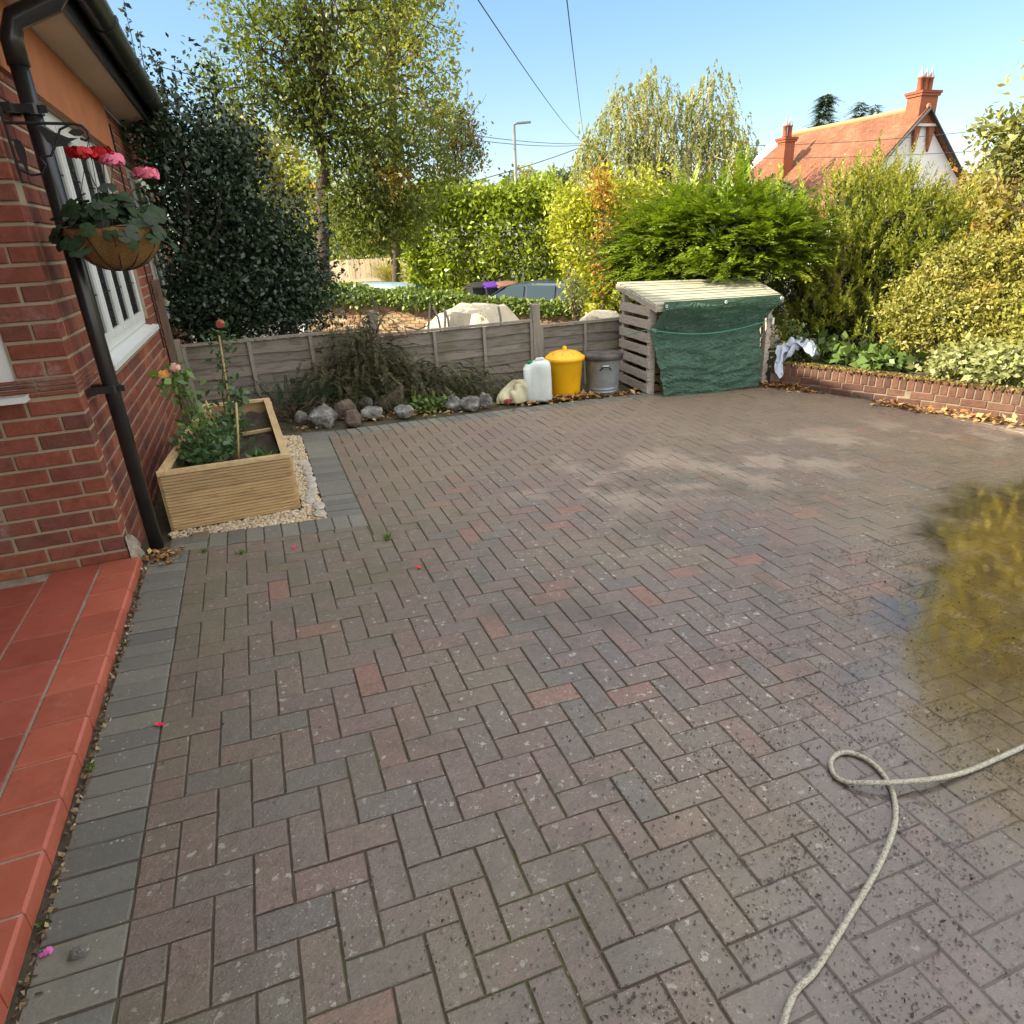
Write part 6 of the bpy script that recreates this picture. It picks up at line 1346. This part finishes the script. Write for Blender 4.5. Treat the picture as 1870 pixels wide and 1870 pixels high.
PT = at(1060, 256, 36)
wire('overhead wire slanting up left to the top of the photo', PT, at(868, -8, 9), .15, .0075); wire('nearly vertical overhead wire right of the slanting one', PT+np.array([.2, 0, .1]), at(1034, -10, 8), .12, .0065)
wire('upper of the two level wires running left from the pole', PT+np.array([0, 0, -.15]), at(820, 240, 24), .1, .011); wire('lower of the two level wires running left from the pole', PT+np.array([0, 0, -.22]), at(820, 249, 24), .12, .011)
wire('wire dropping left from the pole towards the laurel hedge', PT+np.array([0, 0, -.3]), at(830, 340, 26), .08, .016)
wire('upper level wire running right past the white house', PT, at(1920, 222, 38), .5, .012); wire('lower level wire running right past the white house', PT+np.array([0, 0, -.5]), at(1920, 266, 38), .35, .012)
wire('short wire seen between the holly and the tree', at(280, 118, 20), at(470, 160, 24), .05, .011)
# ------------------------------------------------------------------ white house on the right
GX, GY = 29.7, 23.3
wh = thing('white_house', 'white rendered house with a steep orange tiled roof and two chimneys', 'house', (GX, GY+4, -1.2))
WR = plain('white_render', (.74, .74, .74), (.64, .64, .65), 1.2, .85, .2); TL_ = Mt('orange_clay_tile')
tcl = TL_.ramp(TL_.noise(1.1, 8, .7), [(.3, (.15, .058, .032)), (.5, (.215, .086, .043)), (.72, (.29, .15, .085))]); wx_ = TL_.n('TexBrick'); wx_.inputs['Scale'].default_value = 1.0
vv = TL_.n('CombineXYZ'); sp_ = TL_.n('SeparateXYZ'); TL_.nt.links.new(TL_.pos(), sp_.inputs[0]); TL_.nt.links.new(sp_.outputs[1], vv.inputs[0]); TL_.nt.links.new(sp_.outputs[2], vv.inputs[1]); TL_.nt.links.new(vv.outputs[0], wx_.inputs['Vector'])
wx_.inputs['Brick Width'].default_value = .2; wx_.inputs['Row Height'].default_value = .085; wx_.inputs['Mortar Size'].default_value = .008; wx_.inputs['Color1'].default_value = (1, 1, 1, 1); wx_.inputs['Color2'].default_value = (.6, .55, .53, 1); wx_.inputs['Mortar'].default_value = (.4, .36, .34, 1)
tcl = TL_.mix(.75, tcl, wx_.outputs['Color'], 'MULTIPLY'); TL_.set(Base_Color=tcl, Roughness=.9); TL_.bump(wx_.outputs['Fac'], .4, -.03); TL_ = TL_.m
RZ2 = 5.85; EL, ER = (GX-4.6, 1.7), (GX+3.55, 2.55); Y0, Y1 = GY, GY+8.4
mb = MB()
prof = [(EL[0]+.25, -1.2), (ER[0]-.25, -1.2), (ER[0]-.25, ER[1]+.05), (GX, RZ2-.22), (EL[0]+.25, EL[1]+.08)]
k = len(prof); mb.add([(x, Y0+.15, z) for x, z in prof]+[(x, Y1+1.6, z) for x, z in prof], [tuple(range(k)), tuple(range(2*k-1, k-1, -1))]+[(i, k+i, k+(i+1) % k, (i+1) % k) for i in range(k)]); mb.build('wall', WR, wh)
mb = MB()
Y1b = Y1+1.6
vs = [(EL[0], Y0-.1, EL[1]), (EL[0], Y1b+.3, EL[1]), (GX, Y1, RZ2), (GX, Y0-.1, RZ2), (ER[0], Y0-.1, ER[1]), (ER[0], Y1b+.3, ER[1])]; lo = [(x, y, z-.14) for x, y, z in vs]
mb.add(vs+lo, [(0, 3, 2, 1), (3, 4, 5, 2), (1, 2, 5), (6, 7, 8, 9), (9, 8, 11, 10), (7, 11, 8), (0, 1, 7, 6), (4, 10, 11, 5), (0, 6, 9, 3), (3, 9, 10, 4), (1, 5, 11, 7)]); rf = mb.build('roof', TL_, wh)
mb = MB(); mb.tube([(GX, Y0-.1, RZ2+.02), (GX, Y1, RZ2+.02)], .11, 8); mb.build('ridge_tiles', plain('ridge_clay', (.5, .24, .12), (.4, .2, .1), 6, .9), rf)
BLK = plain('dark_bargeboard', (.05, .05, .055)); 
for P in (EL, ER):
    mb = MB(); mb.bar((P[0], Y0-.13, P[1]-.1), (GX, Y0-.13, RZ2-.1), .05, .22, up=(0, 1, 0)); mb.build('bargeboard', BLK, wh)
CHB = brickmat('chimney_brick', [(0, (.27, .085, .045)), (.6, (.30, .105, .055)), (1, (.22, .07, .042))], stain=(.19, .08, .05))
def chimney(x, y, z0, z1, w_, d_, pots):
    mb = MB(); mb.box((x, y, (z0+z1)/2), (w_, d_, z1-z0)); mb.box((x, y, z1+.05), (w_+.12, d_+.12, .1)); mb.box((x, y, z1+.15), (w_+.2, d_+.2, .1)); c = mb.build('chimney', CHB, wh)
    mb = MB(); mb.box((x, y, z0+.0), (w_+.2, d_+.2, .1)); mb.build('flashing', plain('lead_flashing', (.6, .58, .55)), c)
    for k in range(pots):
        px = x+(k-(pots-1)/2)*.3; mb = MB(); mb.lathe((px, y, z1+.2), [(.13, 0), (.11, .1), (.105, .48), (.13, .5), (.13, .55)], 14); mb.build('chimney_pot', CHB, c, True)
        mb = MB(); mb.lathe((px, y, z1+.75), [(.13, 0), (.07, .16), (.005, .36)], 10); mb.build('pot_cowl', plain('grey_cowl', (.35, .36, .36), metal=.3), c)
chimney(GX+.05, GY+.35, RZ2-.7, RZ2+.42, 1.0, .7, 3); q = at(1432, 300, 40.5); chimney(q[0], q[1], 2.9, 5.2, .62, .55, 2)
for s in (-1, 1): mb = MB(); mb.add([(GX+s*.2+.05, GY-.03, RZ2-.55), (GX+s*.66+.05, GY-.03, RZ2-.55), (GX+s*.42+.05, GY-.03, RZ2-1.75), (GX+s*.2+.05, GY+.1, RZ2-.55), (GX+s*.66+.05, GY+.1, RZ2-.55), (GX+s*.42+.05, GY+.1, RZ2-1.75)], [(0, 1, 2), (5, 4, 3), (0, 3, 4, 1), (1, 4, 5, 2), (2, 5, 3, 0)]); mb.build('brick_corbel', CHB, wh)
for y in (GY+1.4, GY+4.4):
    f = MB(); f.box((EL[0]+.235, y, .95), (.08, 1.1, .95)); f = f.build('window', WHITE, wh)
    for d_ in (-.25, .25): mb = MB(); mb.box((EL[0]+.19, y+d_, .95), (.02, .4, .75)); mb.build('pane', PANE, f)
